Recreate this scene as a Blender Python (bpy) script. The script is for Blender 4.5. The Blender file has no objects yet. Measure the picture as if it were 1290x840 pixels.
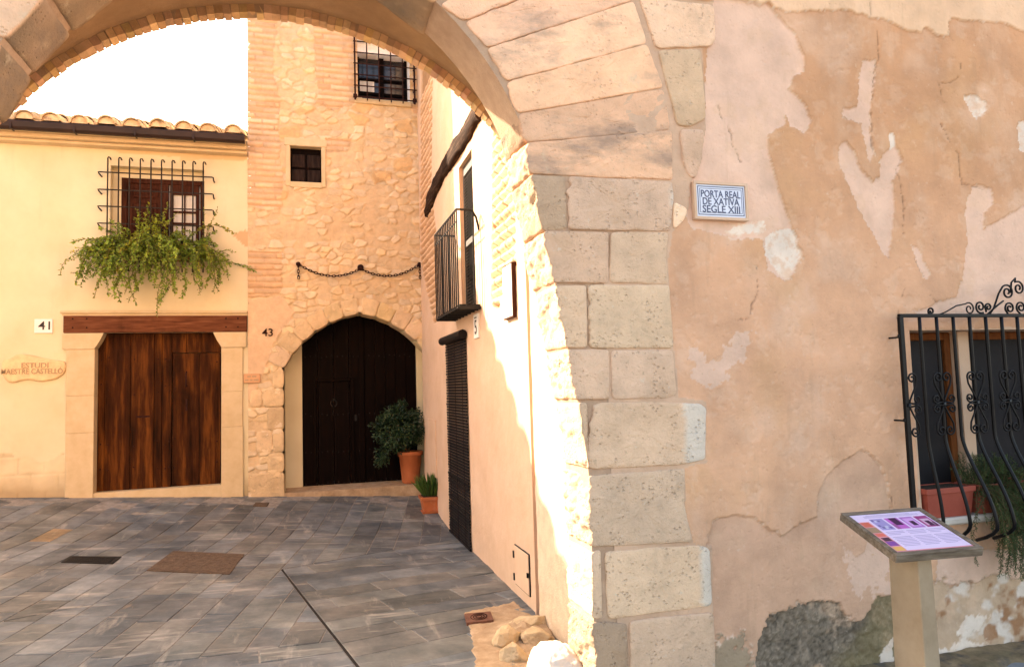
import bpy, math, random
import numpy as np
R = math.radians
# ------------------------------------------------------------------ camera, sky, sun, exposure
scene = bpy.context.scene
col = scene.collection
EYE = 1.9
FPX, YAW, PITCH, ROLL = 900.0, R(16.1), R(4.23), R(1.72)
_f = np.array([math.sin(YAW)*math.cos(PITCH), math.cos(YAW)*math.cos(PITCH), math.sin(PITCH)])
_r = np.array([math.cos(YAW), -math.sin(YAW), 0.0])
_u = np.cross(_r, _f)
_r, _u = _r*math.cos(ROLL)-_u*math.sin(ROLL), _u*math.cos(ROLL)+_r*math.sin(ROLL)
cam_d = bpy.data.cameras.new('camera'); cam = bpy.data.objects.new('camera', cam_d); col.objects.link(cam)
cam_d.sensor_width = 36; cam_d.lens = 36*FPX/1290; cam_d.clip_end = 2000; cam_d.clip_start = 0.05
import mathutils
cam.matrix_world = mathutils.Matrix(((_r[0], _u[0], -_f[0], 0), (_r[1], _u[1], -_f[1], 0), (_r[2], _u[2], -_f[2], EYE), (0, 0, 0, 1)))
scene.camera = cam
SUN_DIR = np.array([-.684, .73, .62]); SUN_DIR /= np.linalg.norm(SUN_DIR)
w = bpy.data.worlds.new('World'); scene.world = w; w.use_nodes = True
nt = w.node_tree; nt.nodes.clear()
sky = nt.nodes.new('ShaderNodeTexSky'); sky.sky_type = 'NISHITA'; sky.sun_disc = False
sky.sun_elevation = math.asin(SUN_DIR[2]); sky.sun_rotation = math.atan2(SUN_DIR[0], SUN_DIR[1])
sky.air_density = 1.0; sky.dust_density = 3.0; sky.ozone_density = 1.0
bg = nt.nodes.new('ShaderNodeBackground'); bg.inputs[1].default_value = 0.15
out = nt.nodes.new('ShaderNodeOutputWorld')
nt.links.new(sky.outputs[0], bg.inputs[0]); nt.links.new(bg.outputs[0], out.inputs[0])
sd = bpy.data.lights.new('sun', 'SUN'); sd.energy = 4.0; sd.angle = R(0.5); sd.color = (1.0, .93, .82)
sun = bpy.data.objects.new('sun', sd); col.objects.link(sun)
sun.rotation_euler = mathutils.Vector(-SUN_DIR).to_track_quat('-Z', 'Y').to_euler(); sun.location = (-10, 20, 20)
vs = scene.view_settings
scene.display_settings.display_device = 'sRGB'
vs.view_transform = 'Standard'; vs.look = 'None'; vs.gamma = 1; vs.use_curve_mapping = False
vs.exposure = 2.26
vs.use_white_balance = True; vs.white_balance_temperature = 8200; vs.white_balance_tint = 14

# ------------------------------------------------------------------ measuring helpers (a photo pixel read as a point on a known plane)
CAM = np.array([0, 0, EYE])
def ray(x, y):
    return _r*(x-645)-_u*(y-420)+_f*FPX
def atY(x, y, Y): d = ray(x, y); return CAM+d*(Y/d[1])
def atX(x, y, X): d = ray(x, y); return CAM+d*(X/d[0])
def sstep(a, b, v): t = np.clip((np.asarray(v, float)-a)/(b-a), 0, 1); return t*t*(3-2*t)
def gz(X, Y):
    return (.03+.035*sstep(5, 11.6, Y))*np.maximum(1.8-np.asarray(X, float), 0)*sstep(2.0, 6.0, Y)+.18*sstep(9.5, 11.6, Y)
def atG(x, y):
    d = ray(x, y); z = 0.0
    for _ in range(30):
        p = CAM+d*((z-EYE)/d[2]); z = .5*z+.5*float(gz(p[0], p[1]))
    return p
# ------------------------------------------------------------------ noise
def _h(i, j, k, s):
    n = (i.astype(np.int64)*374761393+j.astype(np.int64)*668265263+k.astype(np.int64)*1440670441+s*974634777) & 0xffffffff
    n = ((n ^ (n >> 13))*1274126177) & 0xffffffff
    n = ((n ^ (n >> 16))*2246822519) & 0xffffffff
    n = n ^ (n >> 15)
    return (n & 0xffffff)/float(0xffffff)
def vn(P, s=0):
    P = np.asarray(P, float); i = np.floor(P).astype(np.int64); f = P-i; f = f*f*f*(f*(f*6-15)+10)
    r = 0
    for a in (0, 1):
        wx = f[:, 0] if a else 1-f[:, 0]
        for b in (0, 1):
            wy = f[:, 1] if b else 1-f[:, 1]
            for c in (0, 1):
                wz = f[:, 2] if c else 1-f[:, 2]
                r = r+wx*wy*wz*_h(i[:, 0]+a, i[:, 1]+b, i[:, 2]+c, s)
    return r*2-1
def fbm(P, o=4, s=0, g=.5):
    P = np.asarray(P, float); r = 0; a = 1; t = 0
    for k in range(o):
        r = r+a*vn(P*(2.03**k)+17.3*k, s+k); t += a; a *= g
    return r/t
def P2(u, v, su=1, sv=None):
    return np.c_[u*su, v*(sv if sv else su), np.zeros(len(u))+.37]
def inpoly(px, py, poly):
    poly = np.asarray(poly, float); r = np.zeros(len(px), bool); n = len(poly)
    for a in range(n):
        x1, y1 = poly[a]; x2, y2 = poly[(a+1) % n]
        if y1 == y2: continue
        c = ((y1 > py) != (y2 > py)) & (px < (x2-x1)*(py-y1)/(y2-y1)+x1)
        r ^= c
    return r
def segdist(px, py, pts):
    d = np.full(len(px), 9e9)
    for (x1, y1), (x2, y2) in zip(pts[:-1], pts[1:]):
        dx, dy = x2-x1, y2-y1; t = np.clip(((px-x1)*dx+(py-y1)*dy)/(dx*dx+dy*dy+1e-12), 0, 1)
        d = np.minimum(d, np.hypot(px-x1-t*dx, py-y1-t*dy))
    return d
# ------------------------------------------------------------------ objects
ORG = {}
def thing(name, label, cat, loc=(0, 0, 0), group=None):
    o = bpy.data.objects.new(name, None); col.objects.link(o); o.location = loc; o.empty_display_size = .1
    o['label'] = label; o['category'] = cat
    if group: o['group'] = group
    ORG[o.name] = np.array(loc, float); return o
def tag(o, label, cat, group=None):
    o['label'] = label; o['category'] = cat
    if group: o['group'] = group
    return o
def mesh_obj(name, V, F, m, parent=None, C=None, smooth=False, kind=None):
    V = np.asarray(V, float)
    if parent is not None:
        org = ORG[parent.name]
    else:
        org = np.array([0.5*(V[:, 0].min()+V[:, 0].max()), 0.5*(V[:, 1].min()+V[:, 1].max()), V[:, 2].min()]) if kind is None else np.zeros(3)
    me = bpy.data.meshes.new(name)
    if isinstance(F, np.ndarray):
        n, k = F.shape
        me.vertices.add(len(V)); me.loops.add(n*k); me.polygons.add(n)
        me.vertices.foreach_set('co', (V-org).ravel())
        me.loops.foreach_set('vertex_index', F.ravel().astype(np.int32))
        me.polygons.foreach_set('loop_start', np.arange(0, n*k, k, dtype=np.int32))
        me.update(calc_edges=True); me.validate()
    else:
        me.from_pydata((V-org).tolist(), [], [list(map(int, f)) for f in F]); me.validate()
    if C is not None:
        a = me.color_attributes.new('Col', 'FLOAT_COLOR', 'POINT')
        C = np.asarray(C, float)
        if C.shape[1] == 3: C = np.c_[C, np.ones(len(C))]
        a.data.foreach_set('color', C.ravel().astype(np.float32))
    if smooth: me.polygons.foreach_set('use_smooth', [True]*len(me.polygons))
    me.materials.append(m); me.update()
    o = bpy.data.objects.new(name, me); col.objects.link(o)
    if parent is not None: o.parent = parent
    else: o.location = org
    ORG[o.name] = org
    if kind: o['kind'] = kind
    return o
class MB:
    def __init__(s): s.V = []; s.F = []; s.C = []; s.n = 0
    def add(s, V, F, c=None):
        V = np.asarray(V, float); s.V.append(V)
        s.F += [[int(i)+s.n for i in f] for f in F]; s.n += len(V)
        c = (1, 1, 1) if c is None else c; c = np.asarray(c, float)
        s.C.append(np.tile(c, (len(V), 1)) if c.ndim == 1 else c)
        return s
    def build(s, name, m, parent=None, smooth=False, kind=None):
        return mesh_obj(name, np.vstack(s.V), s.F, m, parent, np.vstack(s.C), smooth, kind)
    def box(s, a, b, c=None, bev=0.0):
        x0, y0, z0 = a; x1, y1, z1 = b
        if bev <= 0:
            V = [(x, y, z) for x in (x0, x1) for y in (y0, y1) for z in (z0, z1)]
            F = [(0, 1, 3, 2), (4, 6, 7, 5), (0, 4, 5, 1), (2, 3, 7, 6), (0, 2, 6, 4), (1, 5, 7, 3)]
            return s.add(V, F, c)
        e = bev; V = []; F = []
        ctr = np.array([(x0+x1)/2, (y0+y1)/2, (z0+z1)/2]); hx = np.array([(x1-x0)/2, (y1-y0)/2, (z1-z0)/2])
        idx = {}
        for sx in (-1, 1):
            for sy in (-1, 1):
                for sz in (-1, 1):
                    sg = np.array([sx, sy, sz])
                    for ax in range(3):
                        p = ctr+sg*hx; q = p-sg*e; q[ax] = p[ax]; idx[(sx, sy, sz, ax)] = len(V); V.append(q)
        S = (-1, 1)
        for ax in range(3):
            o1, o2 = [a for a in range(3) if a != ax]
            for sg in S:
                f = []
                for a, b_ in ((-1, -1), (1, -1), (1, 1), (-1, 1)):
                    k = [0, 0, 0]; k[ax] = sg; k[o1] = a; k[o2] = b_; f.append(idx[(*k, ax)])
                F.append(f)
            for a in S:
                for b_ in S:   # edge along ax between faces o1,o2
                    k0 = [0, 0, 0]; k0[o1] = a; k0[o2] = b_; k1 = list(k0); k0[ax] = -1; k1[ax] = 1
                    F.append([idx[(*k0, o1)], idx[(*k1, o1)], idx[(*k1, o2)], idx[(*k0, o2)]])
        for sx in S:
            for sy in S:
                for sz in S: F.append([idx[(sx, sy, sz, 0)], idx[(sx, sy, sz, 1)], idx[(sx, sy, sz, 2)]])
        return s.add(V, F, c)
    def tube(s, pts, r, c=None, k=6, closed=False, flat=None):
        pts = np.asarray(pts, float); n = len(pts); rr = np.broadcast_to(np.asarray(r, float), (n,))
        if closed: T = np.roll(pts, -1, 0)-np.roll(pts, 1, 0)
        else: T = np.gradient(pts, axis=0)
        T /= np.linalg.norm(T, axis=1)[:, None]+1e-12
        up = np.array([0, 0, 1.]) if abs(T[0][2]) < .9 else np.array([0, 1., 0])
        if flat is not None: up = np.asarray(flat, float)
        V = []
        for i in range(n):
            a = np.cross(T[i], up); na = np.linalg.norm(a)
            if na < 1e-6: a = np.array([1., 0, 0]); na = 1
            a /= na; b = np.cross(a, T[i])
            if flat is None: up = b
            for j in range(k):
                t = 2*math.pi*(j+.5)/k; V.append(pts[i]+rr[i]*(a*math.cos(t)+b*math.sin(t)))
        F = []
        for i in range(n if closed else n-1):
            i2 = (i+1) % n
            for j in range(k):
                F.append((i*k+j, i*k+(j+1) % k, i2*k+(j+1) % k, i2*k+j))
        if not closed: F += [tuple(range(k))[::-1], tuple((n-1)*k+j for j in range(k))]
        return s.add(V, F, c)
    def lathe(s, prof, ctr, c=None, k=28):
        V = []; F = []; ctr = np.asarray(ctr, float)
        for r_, z in prof:
            for j in range(k): t = 2*math.pi*j/k; V.append(ctr+np.array([r_*math.cos(t), r_*math.sin(t), z]))
        for i in range(len(prof)-1):
            for j in range(k): F.append((i*k+j, i*k+(j+1) % k, (i+1)*k+(j+1) % k, (i+1)*k+j))
        return s.add(V, F, c)
    def prism(s, poly, y0, y1, c=None, axis='Y'):
        n = len(poly); f = (lambda u, v, d: (u, d, v)) if axis == 'Y' else (lambda u, v, d: (d, u, v)) if axis == 'X' else (lambda u, v, d: (u, v, d))
        V = [f(u, v, y0) for u, v in poly]+[f(u, v, y1) for u, v in poly]
        F = [tuple(range(n)), tuple(range(2*n-1, n-1, -1))]+[(i, i+n, (i+1) % n+n, (i+1) % n) for i in range(n)]
        return s.add(V, F, c)
def grid(name, U, Vv, fn, place, m, parent=None, hole=None, kind=None):
    """relief sheet: fn(u, v) gives height and base colour, place(u, v, h) gives the points"""
    U = np.asarray(U); Vv = np.asarray(Vv); u, v = np.meshgrid(U, Vv); sh = u.shape
    h, C = fn(u.ravel(), v.ravel()); P = place(u.ravel(), v.ravel(), h)
    I = np.arange(u.size).reshape(sh)
    F = np.stack([I[:-1, :-1], I[:-1, 1:], I[1:, 1:], I[1:, :-1]], -1).reshape(-1, 4)
    if hole is not None:
        cu = (.5*(u[:-1, :-1]+u[1:, 1:])).ravel(); cv = (.5*(v[:-1, :-1]+v[1:, 1:])).ravel(); F = F[~hole(cu, cv)]
    used = np.unique(F); mp = np.zeros(u.size, int); mp[used] = np.arange(len(used))
    return mesh_obj(name, P[used], mp[F], m, parent, C[used], True, kind)
STUD = {}
def stud(name, x, y, z, r, m, parent):
    key = (name, r, m.name)
    if key not in STUD:
        b = MB(); b.lathe([(.001, r*.6), (r*.55, r*.45), (r, 0)], (0, 0, 0), None, 6); V = b.V[-1]; b.V[-1] = np.c_[V[:, 0], -V[:, 2], V[:, 1]]
        ORG['_'] = np.zeros(3); o = b.build(name, m, None, True); STUD[key] = o.data; bpy.data.objects.remove(o)
        V0 = np.array([v.co[:] for v in STUD[key].vertices]); 
    o = bpy.data.objects.new(name, STUD[key]); col.objects.link(o); o.parent = parent; o.location = np.array([x, y, z])-ORG[parent.name]; return o
def rubble(u, v, sx, sz_, seed):
    X = u/sx; Z = v/sz_; bi, bj = np.floor(X).astype(int), np.floor(Z).astype(int); f1 = np.full(len(u), 9.); f2 = f1.copy(); idn = np.zeros(len(u))
    for a in (-1, 0, 1):
        for c in (-1, 0, 1):
            i, j = bi+a, bj+c; q = np.zeros_like(i)
            px = i+.12+.76*_h(i, j, q, seed); pz = j+.12+.76*_h(i, j, q, seed+1); d = np.hypot(X-px, Z-pz); r = _h(i, j, q, seed+2)
            n1 = d < f1; f2 = np.where(n1, f1, np.minimum(f2, d)); idn = np.where(n1, r, idn); f1 = np.where(n1, d, f1)
    return f2-f1, idn
def axis(parts):
    r = []
    for a, b, st in parts:
        n = max(2, int(round((b-a)/st))+1); r += list(np.linspace(a, b, n))
    r = np.array(r); return r[np.r_[True, np.diff(r) > 1e-5]]
def text_mesh(body, size, align='CENTER', extrude=.001, spacing=1.0):
    cu = bpy.data.curves.new('lettering', 'FONT'); cu.body = body; cu.size = size; cu.align_x = align; cu.align_y = 'CENTER'; cu.extrude = extrude
    cu.offset = size*.010; cu.space_character = spacing; cu.resolution_u = 3
    to = bpy.data.objects.new('lettering', cu); col.objects.link(to)
    dg = bpy.context.evaluated_depsgraph_get(); me = bpy.data.meshes.new_from_object(to.evaluated_get(dg))
    V = np.array([v.co[:] for v in me.vertices]); F = [tuple(p.vertices) for p in me.polygons]
    bpy.data.objects.remove(to); bpy.data.meshes.remove(me); bpy.data.curves.remove(cu)
    return V, F
# ------------------------------------------------------------------ materials
def mat(name, ramp, scale=8.0, detail=6, rough=.9, attr=False, bump=.3, bscale=60.0, bdist=.004, pits=0.0, pscale=40.0, stretch=(1, 1, 1), spec=.3, metal=0.0,
        stain=None, wave=None, rough2=None, trans=0.0, obj=False):
    m = bpy.data.materials.new(name); m.use_nodes = True; t = m.node_tree; N = t.nodes; L = t.links; N.clear()
    o = N.new('ShaderNodeOutputMaterial'); b = N.new('ShaderNodeBsdfPrincipled'); L.new(b.outputs[0], o.inputs[0])
    if obj: g = N.new('ShaderNodeTexCoord'); pos = g.outputs['Object']
    else: g = N.new('ShaderNodeNewGeometry'); pos = g.outputs['Position']
    mp = N.new('ShaderNodeMapping'); mp.inputs['Scale'].default_value = stretch; L.new(pos, mp.inputs[0]); p = mp.outputs[0]
    n = N.new('ShaderNodeTexNoise'); n.inputs['Scale'].default_value = scale; n.inputs['Detail'].default_value = detail; n.inputs['Roughness'].default_value = .62; L.new(p, n.inputs[0])
    r = N.new('ShaderNodeValToRGB'); L.new(n.outputs[0], r.inputs[0])
    e = r.color_ramp.elements
    while len(e) < len(ramp): e.new(.5)
    for k, (q, c) in enumerate(ramp): e[k].position = q; e[k].color = (*c, 1)
    cur = r.outputs[0]
    def mixc(kind, fac, a, bb):
        x = N.new('ShaderNodeMix'); x.data_type = 'RGBA'; x.blend_type = kind; x.clamp_factor = True
        if isinstance(fac, float): x.inputs[0].default_value = fac
        else: L.new(fac, x.inputs[0])
        for s_, v in ((6, a), (7, bb)):
            if isinstance(v, tuple): x.inputs[s_].default_value = (*v, 1)
            else: L.new(v, x.inputs[s_])
        return x.outputs[2]
    if attr:
        a = N.new('ShaderNodeAttribute'); a.attribute_name = 'Col'; cur = mixc('MULTIPLY', 1.0, cur, a.outputs[0])
    if stain:
        for (sc, lo, hi, c, amt, st) in stain:
            mp2 = N.new('ShaderNodeMapping'); mp2.inputs['Scale'].default_value = st; L.new(pos, mp2.inputs[0])
            n2 = N.new('ShaderNodeTexNoise'); n2.inputs['Scale'].default_value = sc; n2.inputs['Detail'].default_value = 7; n2.inputs['Roughness'].default_value = .65; L.new(mp2.outputs[0], n2.inputs[0])
            mr = N.new('ShaderNodeMapRange'); mr.inputs[1].default_value = lo; mr.inputs[2].default_value = hi; mr.inputs[4].default_value = amt; L.new(n2.outputs[0], mr.inputs[0])
            cur = mixc('MIX', mr.outputs[0], cur, c)
    if wave:
        sc, dist, c, amt, st, lo = wave
        mp3 = N.new('ShaderNodeMapping'); mp3.inputs['Scale'].default_value = st; L.new(pos, mp3.inputs[0])
        wv = N.new('ShaderNodeTexWave'); wv.inputs['Scale'].default_value = sc; wv.inputs['Distortion'].default_value = dist; wv.inputs['Detail'].default_value = 4; wv.inputs['Detail Scale'].default_value = 1.5; L.new(mp3.outputs[0], wv.inputs[0])
        mr = N.new('ShaderNodeMapRange'); mr.inputs[1].default_value = lo; mr.inputs[2].default_value = 1; mr.inputs[4].default_value = amt; L.new(wv.outputs['Fac'], mr.inputs[0])
        cur = mixc('MIX', mr.outputs[0], cur, c)
    L.new(cur, b.inputs['Base Color'])
    b.inputs['Roughness'].default_value = rough; b.inputs['Metallic'].default_value = metal
    b.inputs['Specular IOR Level'].default_value = spec
    if rough2 is not None:
        mr = N.new('ShaderNodeMapRange'); mr.inputs[3].default_value = rough; mr.inputs[4].default_value = rough2; mr.inputs[1].default_value = .3; mr.inputs[2].default_value = .7
        L.new(n.outputs[0], mr.inputs[0]); L.new(mr.outputs[0], b.inputs['Roughness'])
    if trans > 0:
        b.inputs['Transmission Weight'].default_value = 0
        tr = N.new('ShaderNodeBsdfTranslucent'); L.new(cur, tr.inputs[0]); ms = N.new('ShaderNodeMixShader'); ms.inputs[0].default_value = trans
        L.new(b.outputs[0], ms.inputs[1]); L.new(tr.outputs[0], ms.inputs[2]); L.new(ms.outputs[0], o.inputs[0])
    if bump > 0:
        n3 = N.new('ShaderNodeTexNoise'); n3.inputs['Scale'].default_value = bscale; n3.inputs['Detail'].default_value = 8; n3.inputs['Roughness'].default_value = .7; L.new(p, n3.inputs[0])
        hgt = n3.outputs[0]
        if pits > 0:
            vo = N.new('ShaderNodeTexVoronoi'); vo.inputs['Scale'].default_value = pscale; L.new(p, vo.inputs[0])
            mr = N.new('ShaderNodeMapRange'); mr.inputs[1].default_value = 0; mr.inputs[2].default_value = .35; mr.inputs[3].default_value = -pits; mr.inputs[4].default_value = 0; L.new(vo.outputs['Distance'], mr.inputs[0])
            n4 = N.new('ShaderNodeTexNoise'); n4.inputs['Scale'].default_value = 9; L.new(p, n4.inputs[0])
            mr2 = N.new('ShaderNodeMapRange'); mr2.inputs[1].default_value = .45; mr2.inputs[2].default_value = .62; L.new(n4.outputs[0], mr2.inputs[0])
            mu = N.new('ShaderNodeMath'); mu.operation = 'MULTIPLY'; L.new(mr.outputs[0], mu.inputs[0]); L.new(mr2.outputs[0], mu.inputs[1])
            ad = N.new('ShaderNodeMath'); ad.operation = 'ADD'; L.new(mu.outputs[0], ad.inputs[0]); L.new(hgt, ad.inputs[1]); hgt = ad.outputs[0]
        bp = N.new('ShaderNodeBump'); bp.inputs['Strength'].default_value = bump; bp.inputs['Distance'].default_value = bdist; L.new(hgt, bp.inputs['Height']); L.new(bp.outputs[0], b.inputs['Normal'])
    return m
def g3(v): return (v, v, v)
M = {}
M['front_plaster'] = mat('old plaster', [(.25, g3(.82)), (.5, g3(1.0)), (.75, g3(1.12))], 3.5, 10, .95, True, .85, 38, .008, pits=.5, pscale=26,
                         stain=[(2.2, .56, .75, (.42, .27, .17), .35, (1, 1, .6)), (26, .62, .75, (.75, .62, .5), .35, (1, 1, 1)), (1.3, .56, .74, (.80, .60, .45), .35, (1, 1, .45)), (3.5, .60, .74, (.40, .25, .15), .35, (1.6, 1, .25)), (45, .64, .72, (.34, .22, .14), .4, (1, 1, 1))])
M['ashlar'] = mat('weathered ashlar', [(.2, g3(.72)), (.42, g3(.95)), (.6, g3(1.05)), (.8, g3(1.15))], 7, 9, .95, True, 1, 55, .013, pits=1.1, pscale=40,
                  stain=[(30, .60, .72, (.28, .20, .13), .5, (1, 1, 1)), (3.0, .60, .76, (.24, .19, .145), .4, (1, 1, 1.6)), (1.7, .54, .70, (.56, .36, .22), .45, (1, 1, 1)), (18, .64, .70, (.70, .62, .50), .5, (1, 1, 1))])
M['arch_stone'] = mat('warm arch stone', [(.25, g3(.8)), (.5, g3(1.0)), (.75, g3(1.13))], 7, 9, .95, True, 1, 45, .012, pits=.8, pscale=30, stain=[(2, .55, .75, (.55, .36, .21), .5, (1, 1, 1))])
M['ring'] = mat('stained ring stone', [(.2, g3(.75)), (.42, g3(.95)), (.6, g3(1.05)), (.8, g3(1.15))], 7, 9, .95, True, .9, 55, .008, pits=1.2, pscale=38,
                  stain=[(30, .6, .72, (.30, .22, .15), .5, (1, 1, 1)), (2.1, .50, .66, (.17, .15, .135), .6, (.7, 1, 1.8)), (5, .60, .70, (.66, .54, .38), .5, (1, 1, 1))])
M['mortar'] = mat('pink mortar', [(.3, (.42, .275, .185)), (.7, (.54, .37, .255))], 10, 8, .95, False, .9, 50, .008)
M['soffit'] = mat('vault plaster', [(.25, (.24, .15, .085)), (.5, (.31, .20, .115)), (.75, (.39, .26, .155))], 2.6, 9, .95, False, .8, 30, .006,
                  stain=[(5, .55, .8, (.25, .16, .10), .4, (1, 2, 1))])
M['brick'] = mat('old brick', [(.25, g3(.8)), (.5, g3(1)), (.75, g3(1.15))], 14, 7, .95, True, .8, 70, .006)
M['tower'] = mat('tower masonry', [(.25, g3(.82)), (.5, g3(1)), (.75, g3(1.14))], 9, 9, .95, True, .8, 55, .008,
                 stain=[(1.4, .5, .75, (.50, .33, .185), .4, (1, 1, 1))])
M['cream'] = mat('cream plaster', [(.3, (.61, .515, .33)), (.5, (.645, .56, .375)), (.7, (.675, .595, .415))], 1.6, 7, .92, True, .25, 40, .003,
                 stain=[(1.1, .55, .8, (.57, .43, .25), .5, (1, 1, .5)), (5, .58, .8, (.46, .36, .23), .35, (1, 1, .10)), (7, .66, .78, (.66, .56, .40), .5, (1, 1, 1))])
M['stone_trim'] = mat('dressed stone', [(.3, (.52, .395, .235)), (.5, (.57, .445, .275)), (.7, (.61, .485, .32))], 6, 8, .9, True, .5, 60, .004, pits=.6, pscale=30)
M['alley'] = mat('peach render', [(.3, (.62, .41, .275)), (.5, (.66, .45, .31)), (.7, (.70, .49, .35))], 2.2, 7, .95, True, .7, 38, .005)
def wood(name, a, b, c, st, sc=4.0, rough=.6, obj=False):
    return mat(name, [(.3, a), (.5, b), (.72, c)], sc, 9, rough, True, .5, 30, .003, stretch=st, spec=.045, stain=[(2.0, .55, .75, tuple(x*.35 for x in a), .7, (1, 1, .6))], obj=obj)
M['door_wood'] = wood('brown door wood', (.010, .0035, .0015), (.045, .0135, .004), (.165, .053, .012), (5, 5, .55), 2.2)
M['dark_wood'] = wood('blackened door wood', (.002, .0009, .0007), (.0038, .0015, .001), (.0075, .0026, .0017), (9, 9, .8))
M['shutter_wood'] = wood('grey brown shutter', (.010, .006, .005), (.020, .012, .010), (.035, .022, .018), (8, 8, 1))
M['lintel_wood'] = wood('lintel wood', (.07, .024, .013), (.13, .045, .022), (.20, .08, .040), (.7, 8, 8))
M['beam_wood'] = wood('old beam', (.012, .007, .005), (.03, .015, .010), (.10, .062, .042), (6, .6, 6), 5, .9)
M['window_wood'] = wood('window wood', (.03, .010, .006), (.055, .018, .010), (.085, .03, .018), (8, 8, 1))
M['orange_wood'] = wood('orange varnished wood', (.12, .038, .013), (.17, .055, .018), (.22, .078, .027), (8, 8, 1), 3)
M['iron'] = mat('black iron', [(.3, (.003, .003, .0035)), (.6, (.005, .005, .006)), (.8, (.009, .008, .007))], 20, 5, .38, False, .3, 60, .002, spec=.16)
M['rust_iron'] = mat('rusty iron', [(.3, (.016, .006, .005)), (.6, (.032, .012, .009)), (.8, (.06, .024, .014))], 30, 6, .8, False, .5, 90, .002, spec=.1)
M['grey_iron'] = mat('grey iron', [(.3, (.022, .018, .016)), (.6, (.035, .028, .024)), (.8, (.06, .045, .036))], 30, 6, .7, False, .3, 90, .002, spec=.15)
M['glass_dark'] = mat('dark window', [(.3, (.010, .010, .013)), (.7, (.022, .021, .026))], 3, 3, .12, False, 0, spec=.5)
M['shade_mesh'] = mat('insect screen', [(.3, (.010, .009, .010)), (.7, (.016, .014, .016))], 3, 3, .75, False, .2, 300, .001)
M['painted_reflection'] = mat('pale curtain', [(.3, (.55, .53, .48)), (.7, (.7, .68, .62))], 8, 4, .35, False, .2, 30, .003, stretch=(3, 3, .4))  # pale colour standing in for light reflected in window glass
M['gutter'] = mat('brown gutter metal', [(.3, (.022, .013, .010)), (.7, (.035, .019, .015))], 4, 4, .5, False, .1, 30, .002, spec=.2)
M['roof_tile'] = mat('clay roof tile', [(.25, (.34, .20, .10)), (.45, (.52, .34, .18)), (.6, (.60, .43, .25)), (.8, (.42, .33, .24))], 11, 8, .92, True, .6, 60, .005,
                     stain=[(9, .57, .68, (.12, .09, .07), .7, (1, 1, 1))])
M['slate'] = mat('slate paving', [(.22, (.040, .050, .056)), (.42, (.080, .096, .104)), (.60, (.140, .158, .163)), (.8, (.27, .28, .268))], 2.6, 9, .62, True, .5, 25, .004, spec=.35,
                 stain=[(4.0, .60, .72, (.32, .28, .22), .45, (.8, 2.6, 1)), (2.6, .66, .76, (.34, .25, .16), .5, (2.4, .8, 1)), (5, .57, .70, (.44, .42, .38), .6, (.22, 1.5, 1)), (4, .59, .72, (.42, .40, .35), .55, (1.5, .3, 1)), (3.3, .60, .72, (.03, .033, .04), .5, (.5, 1.2, 1)), (1.2, .52, .72, (.20, .17, .135), .3, (1, 1, 1))], rough2=.48)
M['grout'] = mat('paving joint', [(.3, (.16, .15, .135)), (.7, (.34, .315, .28))], 12, 6, .95, False, .6, 80, .004)
M['earth'] = mat('tan earth', [(.25, (.27, .18, .11)), (.5, (.40, .285, .18)), (.75, (.53, .40, .27))], 9, 9, .97, False, 1, 35, .012)
M['rock'] = mat('rubble rock', [(.25, (.40, .28, .16)), (.5, (.55, .41, .25)), (.75, (.66, .52, .35))], 9, 9, .97, True, 1, 40, .01, pits=.8, pscale=30)
M['ground'] = mat('far ground', [(.3, (.26, .22, .18)), (.7, (.36, .31, .26))], 1.5, 6, .95, False, .4, 30, .01)
M['moss'] = mat('mossy ledge', [(.3, (.10, .085, .045)), (.5, (.20, .15, .085)), (.7, (.30, .22, .13))], 9, 8, .97, False, 1, 50, .008, stain=[(6, .52, .65, (.07, .065, .06), .8, (1, 1, 1))])
M['cast_iron'] = mat('rusty cast iron', [(.3, (.055, .036, .024)), (.6, (.11, .075, .05)), (.8, (.17, .12, .085))], 20, 7, .75, False, .9, 60, .006, pits=1, pscale=60)
M['grate'] = mat('dark grate', [(.3, (.010, .010, .010)), (.7, (.022, .021, .021))], 20, 5, .6, False, .3, 60, .003, spec=.15)
M['terracotta'] = mat('terracotta', [(.3, (.40, .115, .045)), (.6, (.47, .145, .06)), (.8, (.52, .19, .09))], 6, 6, .75, False, .2, 60, .002, stain=[(5, .6, .75, (.55, .32, .22), .4, (1, 1, 1))])
M['red_plastic'] = mat('faded red planter', [(.3, (.33, .065, .04)), (.7, (.42, .095, .06))], 6, 6, .6, False, .1, 60, .002, stain=[(6, .6, .75, (.45, .22, .16), .4, (1, 1, 1))])
M['soil'] = mat('potting soil', [(.3, (.02, .013, .008)), (.7, (.06, .04, .025))], 40, 6, 1, False, 1, 60, .01)
def leafm(n, a, b, c, rough=.5): return mat(n, [(.3, a), (.5, b), (.72, c)], 7, 3, rough, True, 0, spec=.35, trans=.25)
M['leaf_vine'] = leafm('trailing leaf', (.12, .20, .028), (.19, .28, .038), (.29, .36, .06))
M['leaf_shrub'] = leafm('glossy dark leaf', (.018, .042, .020), (.028, .060, .026), (.05, .09, .035), .35)
M['leaf_grass'] = leafm('blade leaf', (.05, .11, .025), (.08, .16, .035), (.13, .22, .06))
M['leaf_rosemary'] = leafm('needle leaf', (.03, .065, .022), (.055, .10, .032), (.10, .15, .05))
M['stem'] = mat('stem', [(.3, (.07, .045, .022)), (.7, (.13, .085, .04))], 20, 4, .85, False, .3, 60, .002)
M['blind'] = mat('dark slat blind', [(.3, (.007, .0055, .006)), (.7, (.014, .0105, .011))], 9, 4, .6, True, .2, 60, .002, spec=.15)
M['white_paint'] = mat('white paint', [(.3, (.72, .70, .66)), (.7, (.80, .78, .74))], 5, 5, .6, True, .1, 60, .002)
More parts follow.
